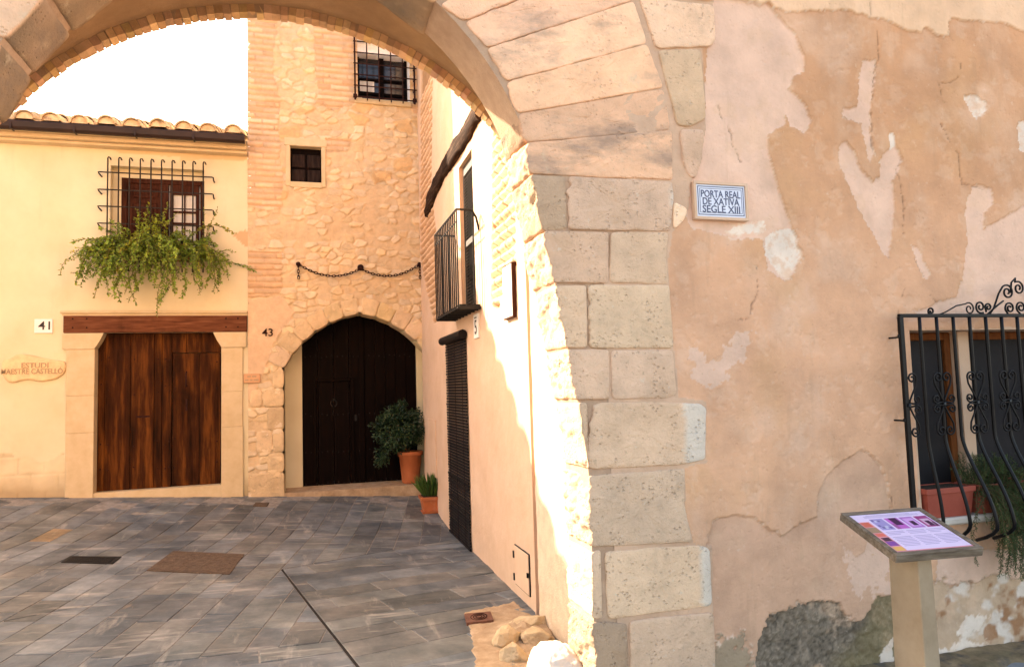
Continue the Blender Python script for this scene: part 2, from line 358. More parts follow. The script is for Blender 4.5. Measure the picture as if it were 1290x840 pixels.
M['tile_white'] = mat('glazed white tile', [(.3, (.60, .64, .74)), (.7, (.66, .70, .80))], 4, 3, .22, False, .05, 30, .002, spec=.5)
M['tile_blue'] = mat('blue glaze', [(.3, (.045, .05, .10)), (.7, (.08, .09, .17))], 50, 4, .25, False, 0, spec=.5)
M['black_paint'] = mat('black paint', [(.3, (.02, .02, .022)), (.7, (.035, .034, .036))], 40, 4, .5, False, 0)
M['carved'] = mat('letter groove', [(.3, (.34, .24, .14)), (.7, (.42, .30, .18))], 40, 4, .95, False, 0)
M['post'] = mat('painted post', [(.3, (.25, .18, .11)), (.5, (.33, .245, .16)), (.7, (.38, .29, .195))], 5, 8, .85, False, .4, 50, .004, stain=[(4, .55, .8, (.20, .14, .085), .55, (1, 1, .5))])
M['grey_wood'] = wood('weathered grey wood', (.10, .075, .055), (.17, .135, .10), (.26, .21, .165), (1.2, 9, 9), 5, .85)
M['sheet'] = mat('printed sheet', [(.3, (1, 1, 1)), (.7, (1, 1, 1))], 3, 2, .28, True, 0, spec=.5)
M['concrete_patch'] = mat('grey rubble render', [(.25, g3(.6)), (.5, g3(1)), (.75, g3(1.4))], 60, 6, .97, True, 1, 60, .012)
M['white_stone'] = mat('worn white stone', [(.25, (.48, .42, .35)), (.5, (.62, .56, .48)), (.75, (.70, .65, .58))], 6, 9, .9, False, .8, 40, .008)
rng = np.random.default_rng(7); random.seed(5)
# ================================================================== ground
def clip(poly, a, b):
    """keep the part of a polygon to the left of the line a->b"""
    r = []; n = len(poly)
    s = lambda p: (b[0]-a[0])*(p[1]-a[1])-(b[1]-a[1])*(p[0]-a[0])
    for i in range(n):
        p, q = poly[i], poly[(i+1) % n]; sp, sq = s(p), s(q)
        if sp >= 0: r.append(p)
        if sp*sq < 0: t = sp/(sp-sq); r.append((p[0]+t*(q[0]-p[0]), p[1]+t*(q[1]-p[1])))
    return r
G1 = atG(355, 718)[:2]; G2 = atG(450, 840)[:2]; G3_ = atG(575, 680)[:2]; G4 = atG(190, 838)[:2]; G5 = atG(395, 812)[:2]
mb = MB(); BND = [(-8, -3), (8.5, -3), (8.5, 12.2), (-8, 12.2)]
def tonepick():
    b = rng.normal(1, .17); k = rng.random()
    if k < .010: c = np.array([2.2, 1.35, .75])
    elif k < .14: c = np.array([1.14, 1.03, .95])
    elif k < .24: c = np.array([1.03, 1.0, 1.0])
    elif k < .45: c = np.array([1.12, 1.08, 1.02])
    else: c = np.array([.96, .99, 1.04])
    return c*max(.6, b)
def pave(direction, wid, lmin, lmax, pieces, seed, extent=14, origin=(0, 5)):
    """slabs in running courses, each cut to the convex pieces (lists of lines) of its zone"""
    u = np.array(direction, float); u /= np.linalg.norm(u); v = np.array([-u[1], u[0]])
    r = np.random.default_rng(seed); row = -extent
    while row < extent:
        wd = wid*r.uniform(.86, 1.12); s = -extent+r.uniform(0, .5)
        while s < extent:
            l = r.uniform(lmin, lmax); g = .0045
            q = [tuple(np.array(origin)+u*a+v*b) for a, b in ((s+g, row+g), (s+l-g, row+g), (s+l-g, row+wd-g), (s+g, row+wd-g))]
            s += l
            if max(p[0] for p in q) < -8 or min(p[0] for p in q) > 8.5 or max(p[1] for p in q) < -3 or min(p[1] for p in q) > 12.2: continue
            tone = tonepick()
            for lines in pieces:
                p = q
                for a, b in lines+[(BND[i], BND[(i+1) % 4]) for i in range(4)]:
                    p = clip(p, a, b)
                    if len(p) < 3: break
                if len(p) < 3: continue
                ar = .5*abs(sum(p[i][0]*p[(i+1) % len(p)][1]-p[(i+1) % len(p)][0]*p[i][1] for i in range(len(p))))
                if ar < 4e-4: continue
                P = np.array(p); c = P.mean(0); tl = r.normal(0, .004, 2); zo = r.normal(0, .0012)
                z = gz(P[:, 0], P[:, 1])+.012+zo+(P-c)@tl
                n = len(P); cin = c+(P-c)*(1-.006/np.maximum(np.linalg.norm(P-c, axis=1), .02))[:, None]
                V = np.vstack([np.c_[cin, z], np.c_[P, z-.004], np.c_[P, z-.03]])
                F = [tuple(range(n))]+[(i, i+n, (i+1) % n+n, (i+1) % n) for i in range(n)]+[(i+n, i+2*n, (i+1) % n+2*n, (i+1) % n+n) for i in range(n)]
                mb.add(V, F, tone)
        row += wd
def off(a, b, d):
    a = np.array(a); b = np.array(b); t = (b-a)/np.linalg.norm(b-a); nn = np.array([-t[1], t[0]])
    return tuple(a+nn*d), tuple(b+nn*d)
t1, t2, t3, t4, t5 = map(tuple, (G1, G2, G3_, G4, G5))
DIRT = [tuple(atG(*p)[:2]) for p in ((586, 773), (648, 760), (697, 792), (700, 900), (612, 900))]
far = [off(t1, t3, .012)]                    # beyond the cross channel
near = off(t3, t1, .012)
left = off(t1, t2, -.02)[::-1]               # left of the slot drain
right = off(t1, t2, .02)
# orientation: keep sides by testing a sample point
def keepside(ln, p):
    a, b = ln
    return ln if (b[0]-a[0])*(p[1]-a[1])-(b[1]-a[1])*(p[0]-a[0]) > 0 else (b, a)
pl = tuple(atG(150, 760)[:2]); pr = tuple(atG(560, 740)[:2]); pf = tuple(atG(300, 650)[:2]); pn = tuple(atG(320, 838)[:2])
tdir = (np.array(t2)-np.array(t1)); tn = np.array([-tdir[1], tdir[0]])/np.linalg.norm(tdir)
def shift(ln, d, p):
    a, b = off(*ln, d); c, e = off(*ln, -d)
    m1 = np.hypot(*(np.array(a)-p)); m2 = np.hypot(*(np.array(c)-p))
    return keepside((a, b) if m1 < m2 else (c, e), p)
L_far = shift((t1, t3), .008, pf); L_near = shift((t1, t3), .008, pr)
L_left = shift((t1, t2), .014, pl); L_right = shift((t1, t2), .014, pr)
L_c_far = shift((t4, t5), .006, pl); L_c_near = shift((t4, t5), .006, pn)
pave((.20, 1.0), .262, .42, .82, [[L_far], [keepside((t1, t3), pr), L_left, L_c_far]], 11)
pave((1.0, .30), .30, .6, 1.15, [[L_near, L_right]], 12)
pave(np.array(t5)-np.array(t4), .27, .7, 1.2, [[keepside((t1, t3), pr), L_left, L_c_near]], 13, origin=t4)
pavement = mb.build('pavement', M['slate'], None, False, 'structure')
# joint bed under the slabs and the far ground
U = np.linspace(-8, 8.5, 70); Vv = np.linspace(-3, 12.2, 70)
grid('joint_bed', U, Vv, lambda u, v: (gz(u, v), np.ones((len(u), 3))), lambda u, v, h: np.c_[u, v, h+.007], M['grout'], kind='structure')
MB().add([(-600, -600, -.06), (600, -600, -.06), (600, 600, -.06), (-600, 600, -.06)], [(0, 1, 2, 3)]).build('ground', M['ground'], None, False, 'structure')
# slot drain
def ribbon(a, b, wd, z0):
    a = np.array(a); b = np.array(b); t = (b-a)/np.linalg.norm(b-a); nn = np.array([-t[1], t[0]])*wd/2; V = []; F = []
    n = 14
    for i in range(n+1):
        p = a+(b-a)*i/n
        for q in (p-nn, p+nn): V.append((*q, float(gz(*q))+z0))
    for i in range(n): F.append((2*i, 2*i+1, 2*i+3, 2*i+2))
    return V, F
m_ = MB(); V, F = ribbon(t1, tuple(np.array(t2)+tdir*.35), .022, .0095); m_.add(V, F)
V, F = ribbon(t1, t3, .012, .0092); m_.add(V, F)
tag(m_.build('slot_drain', M['grate']), 'dark narrow slot drain that bends across the grey slate paving', 'drain')
# earth patch by the gateway foot
dp = np.array(DIRT)
def dirt_fn(u, v):
    P = P2(u, v, 1); inn = inpoly(u+.03*fbm(P2(u, v, 9), 3, 3), v+.03*fbm(P2(u, v, 9), 3, 4), dp)
    cx, cy = atG(662, 800)[:2]; d = np.hypot((u-cx)/.30, (v-cy)/.42)
    h = .004+.014*np.clip(fbm(P2(u, v, 7), 5, 5), -.2, 1)+.06*np.clip(1-d, 0, 1)*(1+.9*fbm(P2(u, v, 12), 4, 8))
    return np.where(inn, gz(u, v)+.013+np.maximum(h, .002), gz(u, v)-.01), np.ones((len(u), 3))
U = np.arange(dp[:, 0].min()-.06, dp[:, 0].max()+.1, .014); Vv = np.arange(dp[:, 1].min(), dp[:, 1].max()+.1, .014)
grid('earth_patch', U, Vv, dirt_fn, lambda u, v, h: np.c_[u, v, h], M['earth'], kind='structure')
# ================================================================== gateway building (near wall with the arch)
Y0 = 3.94
AX, ZS = -.155, 2.75                          # arch axis and springing height
RF, CR, CL = 1.835, -.48, .17                 # pointed front ring: right arc centre, left arc centre
gate = thing('gateway_building', 'large stone archway in a peeling peach plastered wall, nearest to the viewer', 'building', (2.4, Y0, 0))
def jamb_x(z):
    if z > 2.77: return float(np.interp(z, [2.77, 3.0, 3.14, 3.4], [1.355, 1.312, 1.280, 1.21]))
    return np.interp(z, [-.3, .5, 1.2, 1.55, 1.83, 2.15, 2.77], [1.57, 1.565, 1.575, 1.565, 1.515, 1.46, 1.355])
def arc_pt(t, r, zc=ZS):    # t in 0..1 from right springing over the apex to the left springing
    a_ap = math.acos((AX-CR)/RF)
    if t <= .5: a = a_ap*t*2; return CR+r*math.cos(a), zc+r*math.sin(a)
    a = a_ap*(1-t)*2; return CL-r*math.cos(a), zc+r*math.sin(a)
def resample(poly, st):
    P = np.array(poly, float); r = []
    for i in range(len(P)):
        a, b = P[i], P[(i+1) % len(P)]; n = max(1, int(round(np.hypot(*(b-a))/st)))
        for k in range(n): r.append(a+(b-a)*k/n)
    return np.array(r)
def block(mb, poly, yf, depth, tone, seed=0, rough=.006, rag=.028, st=.022, bev=.007, back=True, crust=None, white=None):
    """one hewn stone: polygon front in the wall plane, rough faces, sides running back into the wall"""
    if rag > .02: st = .013
    P = resample(poly, st); c = P.mean(0); n = len(P); P = c+(P-c)*(1+.0028/np.maximum(np.linalg.norm(P-c, axis=1), .03))[:, None]
    d = np.linalg.norm(P-c, axis=1)
    # round the corners a little
    for _ in range(2): P = .25*np.roll(P, 1, 0)+.5*P+.25*np.roll(P, -1, 0)
    loops = []
    ny = max(2, int(depth/(.015 if rag > .02 else .03)))
    for k in range(ny+1): loops.append(np.c_[P[:, 0], np.full(n, yf+depth*(1-k/ny)*(1)+bev*k/ny), P[:, 1]])
    def inset(e): q = c+(P-c)*np.maximum(1-e/np.maximum(d, 1e-3), 0)[:, None]; return q
    q = inset(bev*.5); loops.append(np.c_[q[:, 0], np.full(n, yf+bev*.35), q[:, 1]])
    q = inset(bev*1.2); loops.append(np.c_[q[:, 0], np.full(n, yf), q[:, 1]])
    m = max(3, int(d.mean()/.03)); q0 = inset(bev*1.2)
    for k in range(1, m): q = c+(q0-c)*(1-k/m); loops.append(np.c_[q[:, 0], np.full(n, yf), q[:, 1]])
    V = np.vstack(loops+[np.array([[c[0], yf, c[1]]])]+([np.array([[c[0], yf+depth, c[1]]])] if back else []))
    s = seed*13.7
    lo = fbm(np.c_[V[:, 0]*6+s, V[:, 1]*6, V[:, 2]*6], 4, 21)
    V0 = V.copy()
    side = sstep(yf+.0, yf+.03, V0[:, 1])
    V[:, 1] += (rough*1.6*lo+rough*.9*fbm(np.c_[V0[:, 0]*42+s, V0[:, 1]*42, V0[:, 2]*42], 3, 33))*(1-side)
    dirx = V0[:, [0, 2]]-c; dirx /= np.linalg.norm(dirx, axis=1)[:, None]+1e-9
    rg = fbm(np.c_[V0[:, 0]*5, V0[:, 1]*5, V0[:, 2]*9], 3, 44, .6)*1.0+1.1*(.4-2*np.abs(fbm(np.c_[V0[:, 0]*5, V0[:, 1]*6, V0[:, 2]*13+3*V0[:, 1]], 5, 46, .6)))+.3*fbm(np.c_[V0[:, 0]*9, V0[:, 1]*30, V0[:, 2]*55], 2, 45)
    ew = np.ones(len(V)); ew[(ny+3)*n:] = 0
    lefty = np.clip(-dirx[:, 0], 0, 1)*ew if rag > 0 else 0*ew
    V[:, 0] -= lefty*rag*rg
    other = ew*(1-lefty)
    V[:, 0] += dirx[:, 0]*other*.010*lo; V[:, 2] += dirx[:, 1]*other*.010*lo
    F = []
    nl = len(loops)
    for k in range(nl-1):
        for j in range(n): F.append((k*n+j, k*n+(j+1) % n, (k+1)*n+(j+1) % n, (k+1)*n+j))
    cc = nl*n
    for j in range(n): F.append(((nl-1)*n+j, (nl-1)*n+(j+1) % n, cc))
    if back:
        for j in range(n): F.append(((j+1) % n, j, cc+1))
    if white is not None:    # limewash left on one end
        k = (sstep(white-.012, white+.012, V0[:, 0]+.035*fbm(V0*9, 4, 148, .65)))[:, None]; tone = np.asarray(tone)*(1-k)+np.array([.71, .61, .50])*(1+.1*lo[:, None])*k
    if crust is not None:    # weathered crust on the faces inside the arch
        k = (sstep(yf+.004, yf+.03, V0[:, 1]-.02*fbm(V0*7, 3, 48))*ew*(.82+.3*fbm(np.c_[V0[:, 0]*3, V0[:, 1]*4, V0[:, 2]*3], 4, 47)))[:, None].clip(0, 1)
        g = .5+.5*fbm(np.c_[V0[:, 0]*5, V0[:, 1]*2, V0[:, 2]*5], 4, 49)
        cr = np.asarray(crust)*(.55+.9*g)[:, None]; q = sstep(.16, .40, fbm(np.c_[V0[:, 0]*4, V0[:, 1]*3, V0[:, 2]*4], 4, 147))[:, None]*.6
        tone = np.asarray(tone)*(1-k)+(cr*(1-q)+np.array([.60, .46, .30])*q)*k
    mb.add(V, F, tone)
def fq(*pts): return [tuple(atY(x, y, Y0)[[0, 2]]) for x, y in pts]
ST = np.array([.74, .515, .355])
def stone_tone(r, wpos=0): return ST*r.normal(1, .10)*np.array([1, r.normal(1, .012), r.normal(1, .03)])
rs = np.random.default_rng(3)
pier = MB()
Q = [((668, 220), (712, 223), (714, 288), (681, 289)), ((715, 223), (845, 230), (848, 250), (843, 291), (717, 289)), ((847, 254), (866, 264), (862, 276), (848, 290)),
     ((682, 292), (766, 293), (765, 356), (698, 356)), ((769, 293), (842, 293), (838, 325), (842, 357), (768, 356)),
     ((704, 360), (738, 360), (739, 437), (720, 437)), ((741, 359), (842, 360), (847, 438), (742, 438)),
     ((718, 441), (766, 441), (767, 502), (728, 503)), ((769, 441), (847, 441), (852, 497), (840, 501), (770, 503)),
     ((730, 508), (738, 508), (740, 590), (739, 590)), ((745, 511), (760, 507), (880, 508), (889, 514), (887, 578), (855, 585), (750, 590), (745, 585)),
     ((741, 599), (800, 595), (862, 590), (861, 635), (872, 682), (742, 688)),
     ((744, 696), (756, 693), (758, 778), (744, 778)), ((762, 695), (872, 686), (893, 690), (896, 762), (766, 779)),
     ((742, 783), (789, 786), (791, 850), (742, 850)), ((793, 782), (897, 770), (900, 845), (794, 850)),
     ((742, 854), (830, 853), (830, 930), (742, 930)), ((834, 853), (902, 848), (902, 925), (834, 928))]
QT = [(1, .99, .98), (1, 1, 1), (1.05, 1.05, 1.03), (1.03, .99, .97), (1.02, 1, .99), (.94, .92, .90), (.98, .97, .96), (.95, .93, .92), (.96, .94, .93), (.92, .91, .9), (.97, .96, .96), (.92, .91, .90), (.95, .95, .95), (1.05, 1.05, 1.03), (.82, .80, .77), (.95, .94, .90), (.62, .58, .52), (.75, .72, .66)]
for k, q in enumerate(Q):
    pts = fq(*q)
    jm = min(p[0] for p in pts) < 1.66
    if jm: pts = [((float(jamb_x(z)), z) if x < jamb_x(z)+.045 else (x, z)) for x, z in pts]
    block(pier, pts, Y0-.012+rs.normal(0, .004), .40 if jm else .16, stone_tone(rs)*np.array(QT[k]), k, rag=.024 if jm else 0, white={10: atY(862, 540, Y0)[0], 13: atY(884, 730, Y0)[0], 1: atY(846, 260, Y0)[0]}.get(k))
# outer stones beside the arch ring
for k, q in enumerate([((805, -2), (898, 8), (900, 52), (893, 62), (884, 60), (826, 62)), ((829, 65), (881, 64), (888, 150), (868, 160), (852, 158), (846, 130)), ((856, 164), (886, 164), (883, 200), (876, 224), (868, 222), (858, 200)),
                       ((780, -110), (900, -110), (898, 2), (803, -8))]):
    block(pier, fq(*q), Y0-.016, .16, stone_tone(rs)*np.array([1.08, 1.05, 1.0]), 60+k, rag=0)
pier.build('stone_pier', M['ashlar'], gate, True)
ring = MB()
VQ = [((661, 180), (846, 165), (847, 227), (668, 219)), ((653, 144), (836, 112), (845, 164), (661, 179.5)), ((638, 104), (815, 56), (835.5, 111), (652.5, 143)),
      ((614, 62), (798, 2), (814.5, 55), (637.5, 103)), ((586, 28), (775, -48), (797, 1), (613, 61)), ((555, 7), (745, -102), (774, -49), (585, 27))]
for k, q in enumerate(VQ):
    pts = fq(*q)
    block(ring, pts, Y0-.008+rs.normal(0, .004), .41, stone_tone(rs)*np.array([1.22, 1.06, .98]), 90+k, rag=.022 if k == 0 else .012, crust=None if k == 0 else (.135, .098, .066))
t0 = .5*math.asin((atY(555, 8, Y0)[2]-ZS)/RF)/math.acos((AX-CR)/RF)
ts = list(np.linspace(t0+.003, .5, 3))+list(np.linspace(.5, 1.0, 9)[1:])
for k in range(len(ts)-1):
    a, b = ts[k]+.002, ts[k+1]-.002
    pts = [arc_pt(a, RF), arc_pt(a, 2.86), arc_pt(b, 2.86), arc_pt(b, RF)]
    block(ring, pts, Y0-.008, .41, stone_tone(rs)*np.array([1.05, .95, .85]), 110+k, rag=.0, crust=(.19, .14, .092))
zz = 2.74; k = 0
while zz > 0:
    h_ = rs.uniform(.26, .36)
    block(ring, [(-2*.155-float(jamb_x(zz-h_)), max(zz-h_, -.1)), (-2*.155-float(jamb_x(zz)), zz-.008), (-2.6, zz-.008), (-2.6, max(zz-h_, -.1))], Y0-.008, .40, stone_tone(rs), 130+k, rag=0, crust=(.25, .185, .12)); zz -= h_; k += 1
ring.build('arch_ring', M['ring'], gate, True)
# mortar body behind the stones
A = [(float(jamb_x(z))+.010, z) for z in np.linspace(-.3, ZS-.05, 12)]+[arc_pt(t, RF+.012) for t in np.linspace(0, 1, 41)]+[(-.31-float(jamb_x(z))-.010, z) for z in np.linspace(ZS-.05, -.3, 12)]
def outer(p, x0, x1, zt):
    x, z = p
    if z < ZS: return ((x1 if x > AX else x0), z)
    dx, dz = x-AX, z-2.0; k = 1e9
    if dx > 0: k = min(k, (x1-AX)/dx)
    if dx < 0: k = min(k, (x0-AX)/dx)
    if dz > 0: k = min(k, (zt-2.0)/dz)
    return (AX+dx*k, 2.0+dz*k)
def ringwall(A, y0, y1, x0, x1, zt, mb):
    B = [outer(p, x0, x1, zt) for p in A]; n = len(A); V = []
    for (ax, az), (bx, bz) in zip(A, B): V += [(ax, y0, az), (bx, y0, bz), (ax, y1, az), (bx, y1, bz)]
    F = []
    for i in range(n-1):
        a = 4*i; b = a+4; F += [(a, a+1, b+1, b), (a+2, b+2, b+3, a+3), (a, b, b+2, a+2)]
    for cx in (x0, x1): pass
    mb.add(V, F)
core = MB(); ringwall(A, Y0+.004, Y0+.385, -2.9, 1.95, 6.5, core)
core.build('mortar_core', M['mortar'], gate)
# vault behind the ring
YB = 5.60                                     # rear face of the gateway
CB, ZB, RS, RB = -.173, 2.52, 2.31, 2.25
XR, XL = 1.775, -2.12; ZI = ZB+math.sqrt(2.28**2-(XR-CB)**2)
a0 = math.acos((XR-CB+.03)/RS)
def sof(u, v): return .012*fbm(np.c_[u*3, v*3, 0*u], 4, 51)+.004*fbm(np.c_[u*25, v*12, 0*u], 3, 52), np.ones((len(u), 3))
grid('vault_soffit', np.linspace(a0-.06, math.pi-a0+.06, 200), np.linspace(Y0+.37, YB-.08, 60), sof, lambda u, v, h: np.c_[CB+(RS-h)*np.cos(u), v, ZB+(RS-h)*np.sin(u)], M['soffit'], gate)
def jam(u, v):
    band = sstep(4.5, 4.7, u+.1*fbm(np.c_[v*3, 0*u, 0*u], 2, 3))
    h = .02*fbm(np.c_[u*4, v*5, 0*u], 4, 61)*(1-band*.6)+.012*fbm(np.c_[u*20, v*40, 0*u], 3, 62)*(1-band*.8)
    return h, np.ones((len(u), 3))*np.array([.66, .52, .38])
Uj = axis([(4.28, YB, .018)]); Vj = axis([(-.1, ZI+.06, .02)])
grid('right_reveal', Uj, Vj, jam, lambda u, v, h: np.c_[XR-h+.05*(1-sstep(4.3, 4.5, u)), u, v], M['tower'], gate)
grid('left_reveal', Uj, Vj, jam, lambda u, v, h: np.c_[XL+h, u, v], M['tower'], gate)
rw = MB(); aj = math.acos((XR-CB+.02)/2.30); Ab = [(XR+.02, z) for z in (-.3, ZI-.3)]+[(CB+2.30*math.cos(a), ZB+2.30*math.sin(a)) for a in np.linspace(aj, math.pi-aj, 40)]+[(XL-.02, z) for z in (ZI-.3, -.3)]
ringwall(Ab, YB-.07, YB-.02, -2.9, 2.62, 6.5, rw)
rw.box((XR+.005, 4.345, ZI-.05), (2.6, YB-.075, ZI+.05)); rw.box((-2.6, 4.345, ZI-.05), (XL-.005, YB-.075, ZI+.05))
rw.build('rear_wall', M['alley'], gate)
bk = MB(); aa = math.acos((XR-CB-.0)/2.27)
nb = 80
for k in range(nb):
    a = aa+(math.pi-2*aa)*(k+.5)/nb; dr = rs.normal(0, .004); wd = 2.3*(math.pi-2*aa)/nb*.475*rs.uniform(.88, 1.03); hh = .055
    er, et = np.array([math.cos(a), 0, math.sin(a)]), np.array([-math.sin(a), 0, math.cos(a)]); c0 = np.array([CB, 0, ZB])
    y0 = YB-.10+rs.normal(0, .004); y1 = YB+rs.normal(0, .006); V = []
    tw = rs.normal(0, .03)
    for r_ in (RB+dr, RB+.14):
        for s_ in (-1, 1):
            for y in (y0, y1): p = c0+er*(r_)+et*(s_*wd+tw*(r_-RB)); p[1] = y; V.append(p+rs.normal(0, .0018, 3))
    F = [(0, 1, 3, 2), (4, 6, 7, 5), (0, 4, 5, 1), (2, 3, 7, 6), (0, 2, 6, 4), (1, 5, 7, 3)]
    bk.add(V, F, np.array([.56, .36, .20])*rs.normal(1, .13)*np.array([1, rs.normal(1, .05), rs.normal(1, .08)]))
V = []; F = []
for k, a in enumerate(np.linspace(aa-.02, math.pi-aa+.02, 60)):
    for r_ in (RB+.006, RB+.13):
        for y in (YB-.093, YB-.009): V.append((CB+r_*math.cos(a), y, ZB+r_*math.sin(a)))
    if k: p = 4*k; F += [(p-4, p, p+1, p-3), (p-4, p-2, p+2, p), (p-3, p+1, p+3, p-1)]
bk.add(V, F, np.array([.40, .27, .17]))
bk.build('brick_arch', M['brick'], gate)
# wide plaster wall to the right of the arch: relief sheet traced layer by layer
PE = np.array([.68, .385, .235]); ORc = np.array([.58, .310, .170]); PK = np.array([.75, .500, .370]); CRm = np.array([.76, .50, .32]); WH = np.array([.78, .66, .55]); LO = np.array([.64, .385, .255])
LAY = [
 ([(895, -10), (965, 3), (985, 25), (1003, 45), (1014, 70), (1012, 92), (1000, 95), (992, 112), (1015, 130), (1023, 152), (1012, 167), (998, 158), (988, 142), (990, 155), (968, 170), (968, 190), (975, 220), (988, 255), (1000, 290), (1009, 318), (1003, 342), (990, 354), (970, 340), (962, 300), (930, 300), (870, 285), (855, 225), (885, 180), (890, 100)], .006, -.008, PK),
 ([(968, 300), (985, 285), (1000, 290), (1010, 318), (1002, 345), (990, 355), (978, 340), (966, 320)], .02, -.010, WH),
 ([(915, 290), (935, 280), (962, 276), (968, 285), (930, 294)], .02, -.008, WH),
 ([(1086, 80), (1104, 74), (1103, 95), (1098, 135), (1095, 160), (1104, 195), (1098, 205), (1090, 180), (1084, 155), (1062, 146), (1062, 136), (1080, 134), (1082, 110)], .012, -.007, PK*.98),
 ([(1058, 185), (1065, 178), (1075, 190), (1088, 215), (1100, 230), (1108, 222), (1112, 195), (1125, 180), (1136, 200), (1132, 215), (1124, 228), (1128, 250), (1126, 290), (1121, 327), (1105, 300), (1085, 265), (1067, 225), (1057, 200)], .008, -.008, PK),
 ([(1214, 122), (1230, 120), (1244, 128), (1244, 140), (1232, 152), (1222, 138)], .012, -.008, WH*.97),
 ([(1283, 155), (1300, 150), (1300, 195), (1284, 190)], .01, -.007, WH*.95),
 ([(1118, 168), (1124, 166), (1128, 185), (1120, 190)], .01, -.006, WH),
 ([(1150, 310), (1158, 312), (1172, 345), (1168, 352), (1160, 340)], .01, -.005, PK),
 ([(1221, 300), (1218, 268), (1226, 234), (1248, 236), (1252, 258), (1240, 268), (1240, 290), (1262, 275), (1290, 258), (1430, 250), (1430, 392), (1172, 397), (1150, 392), (1178, 384), (1205, 372), (1214, 350)], .008, -.006, PK*1.0),
 ([(870, 440), (884, 430), (890, 460), (912, 452), (925, 430), (926, 416), (948, 412), (946, 440), (915, 470), (892, 486), (872, 476)], .05, -.0005, PK*.94),
 ([(895, -300), (1600, -300), (1600, 44), (1290, 42), (1265, 30), (1240, 28), (1197, 24), (1192, 47), (1180, 45), (1165, 33), (1158, 40), (1140, 38), (1112, 24), (1098, 24), (1060, 12), (990, 14), (965, 3), (895, -4)], .010, .007, CRm),
 ([(900, 655), (920, 648), (945, 650), (965, 662), (986, 676), (1000, 664), (1030, 650), (1032, 620), (1045, 597), (1065, 580), (1086, 567), (1100, 573), (1118, 600), (1124, 640), (1132, 700), (1150, 735), (1430, 715), (1430, 1000), (880, 1000), (898, 800), (885, 700)], .006, -.009, LO),
 ([(1060, 700), (1085, 695), (1128, 690), (1128, 760), (1095, 752), (1075, 735)], .08, -.010, PK*.98),
 ([(1180, 695), (1430, 685), (1430, 730), (1180, 737)], .01, -.004, PK*.95),
 ([(1172, 738), (1190, 728), (1200, 738), (1215, 731), (1235, 737), (1252, 720), (1265, 722), (1278, 729), (1290, 724), (1430, 716), (1430, 1000), (1172, 1000)], .022, -.014, np.array([.53, .36, .235])),
 ([(1208, 802), (1222, 780), (1247, 776), (1238, 795), (1216, 806)], .025, -.013, WH), ([(1180, 822), (1215, 810), (1232, 812), (1252, 815), (1225, 824), (1180, 832)], .03, -.013, WH),
 ([(953, 850), (958, 805), (972, 776), (1000, 763), (1035, 756), (1060, 760), (1066, 778), (1084, 783), (1100, 770), (1110, 752), (1140, 750), (1160, 770), (1175, 800), (1172, 1000), (953, 1000)], .016, -.020, np.array([.185, .145, .105])),
 ([(1112, 830), (1122, 812), (1131, 806), (1130, 840), (1118, 870)], .02, -.016, WH*.9),
 ([(890, 860), (900, 815), (925, 805), (950, 830), (953, 1000), (890, 1000)], .09, -.002, np.array([.40, .29, .19])),
]
LAY = [(np.array([atY(x, y, Y0)[[0, 2]] for x, y in P]), wp+.004, dh*1.7, np.array(c)) for P, wp, dh, c in LAY]
PIERPOLY = np.array([atY(x, y, Y0)[[0, 2]] for x, y in [(900, -60), (899, 55), (884, 63), (890, 150), (884, 205), (872, 226), (868, 265), (848, 292), (841, 330), (845, 400), (850, 440), (855, 500), (889, 506), (890, 582), (862, 590), (863, 640), (873, 683), (897, 688), (898, 768), (902, 930), (500, 930), (500, -60)]])
CRK = [[(1105, 40), (1108, 70), (1102, 95), (1096, 140), (1100, 190)], [(1138, 200), (1132, 215), (1138, 250), (1142, 300), (1150, 320), (1166, 348)], [(1210, 82), (1207, 98), (1185, 107), (1190, 130)], [(1186, 155), (1200, 185), (1210, 200), (1213, 232), (1232, 236), (1246, 245)],
       [(955, 335), (957, 365), (945, 398), (932, 405)], [(1118, 600), (1123, 625), (1124, 642)], [(1196, 24), (1194, 40), (1200, 52)], [(1094, 6), (1095, 22)], [(1196, 440), (1187, 470), (1192, 520)], [(1140, 360), (1132, 390), (1130, 430)], [(905, 130), (930, 190), (950, 225)], [(1168, 370), (1180, 378), (1200, 372)]]
CRK = [[tuple(atY(x, y, Y0)[[0, 2]]) for x, y in c] for c in CRK]
zref = [atY(1100, y, Y0)[2] for y in (150, 430, 620)]
OP = (*atY(1146, 416, Y0)[[0]], atY(1150, 655, Y0)[2], 6.12, atY(1145, 416, Y0)[2])   # window opening x0, z0, x1, z1
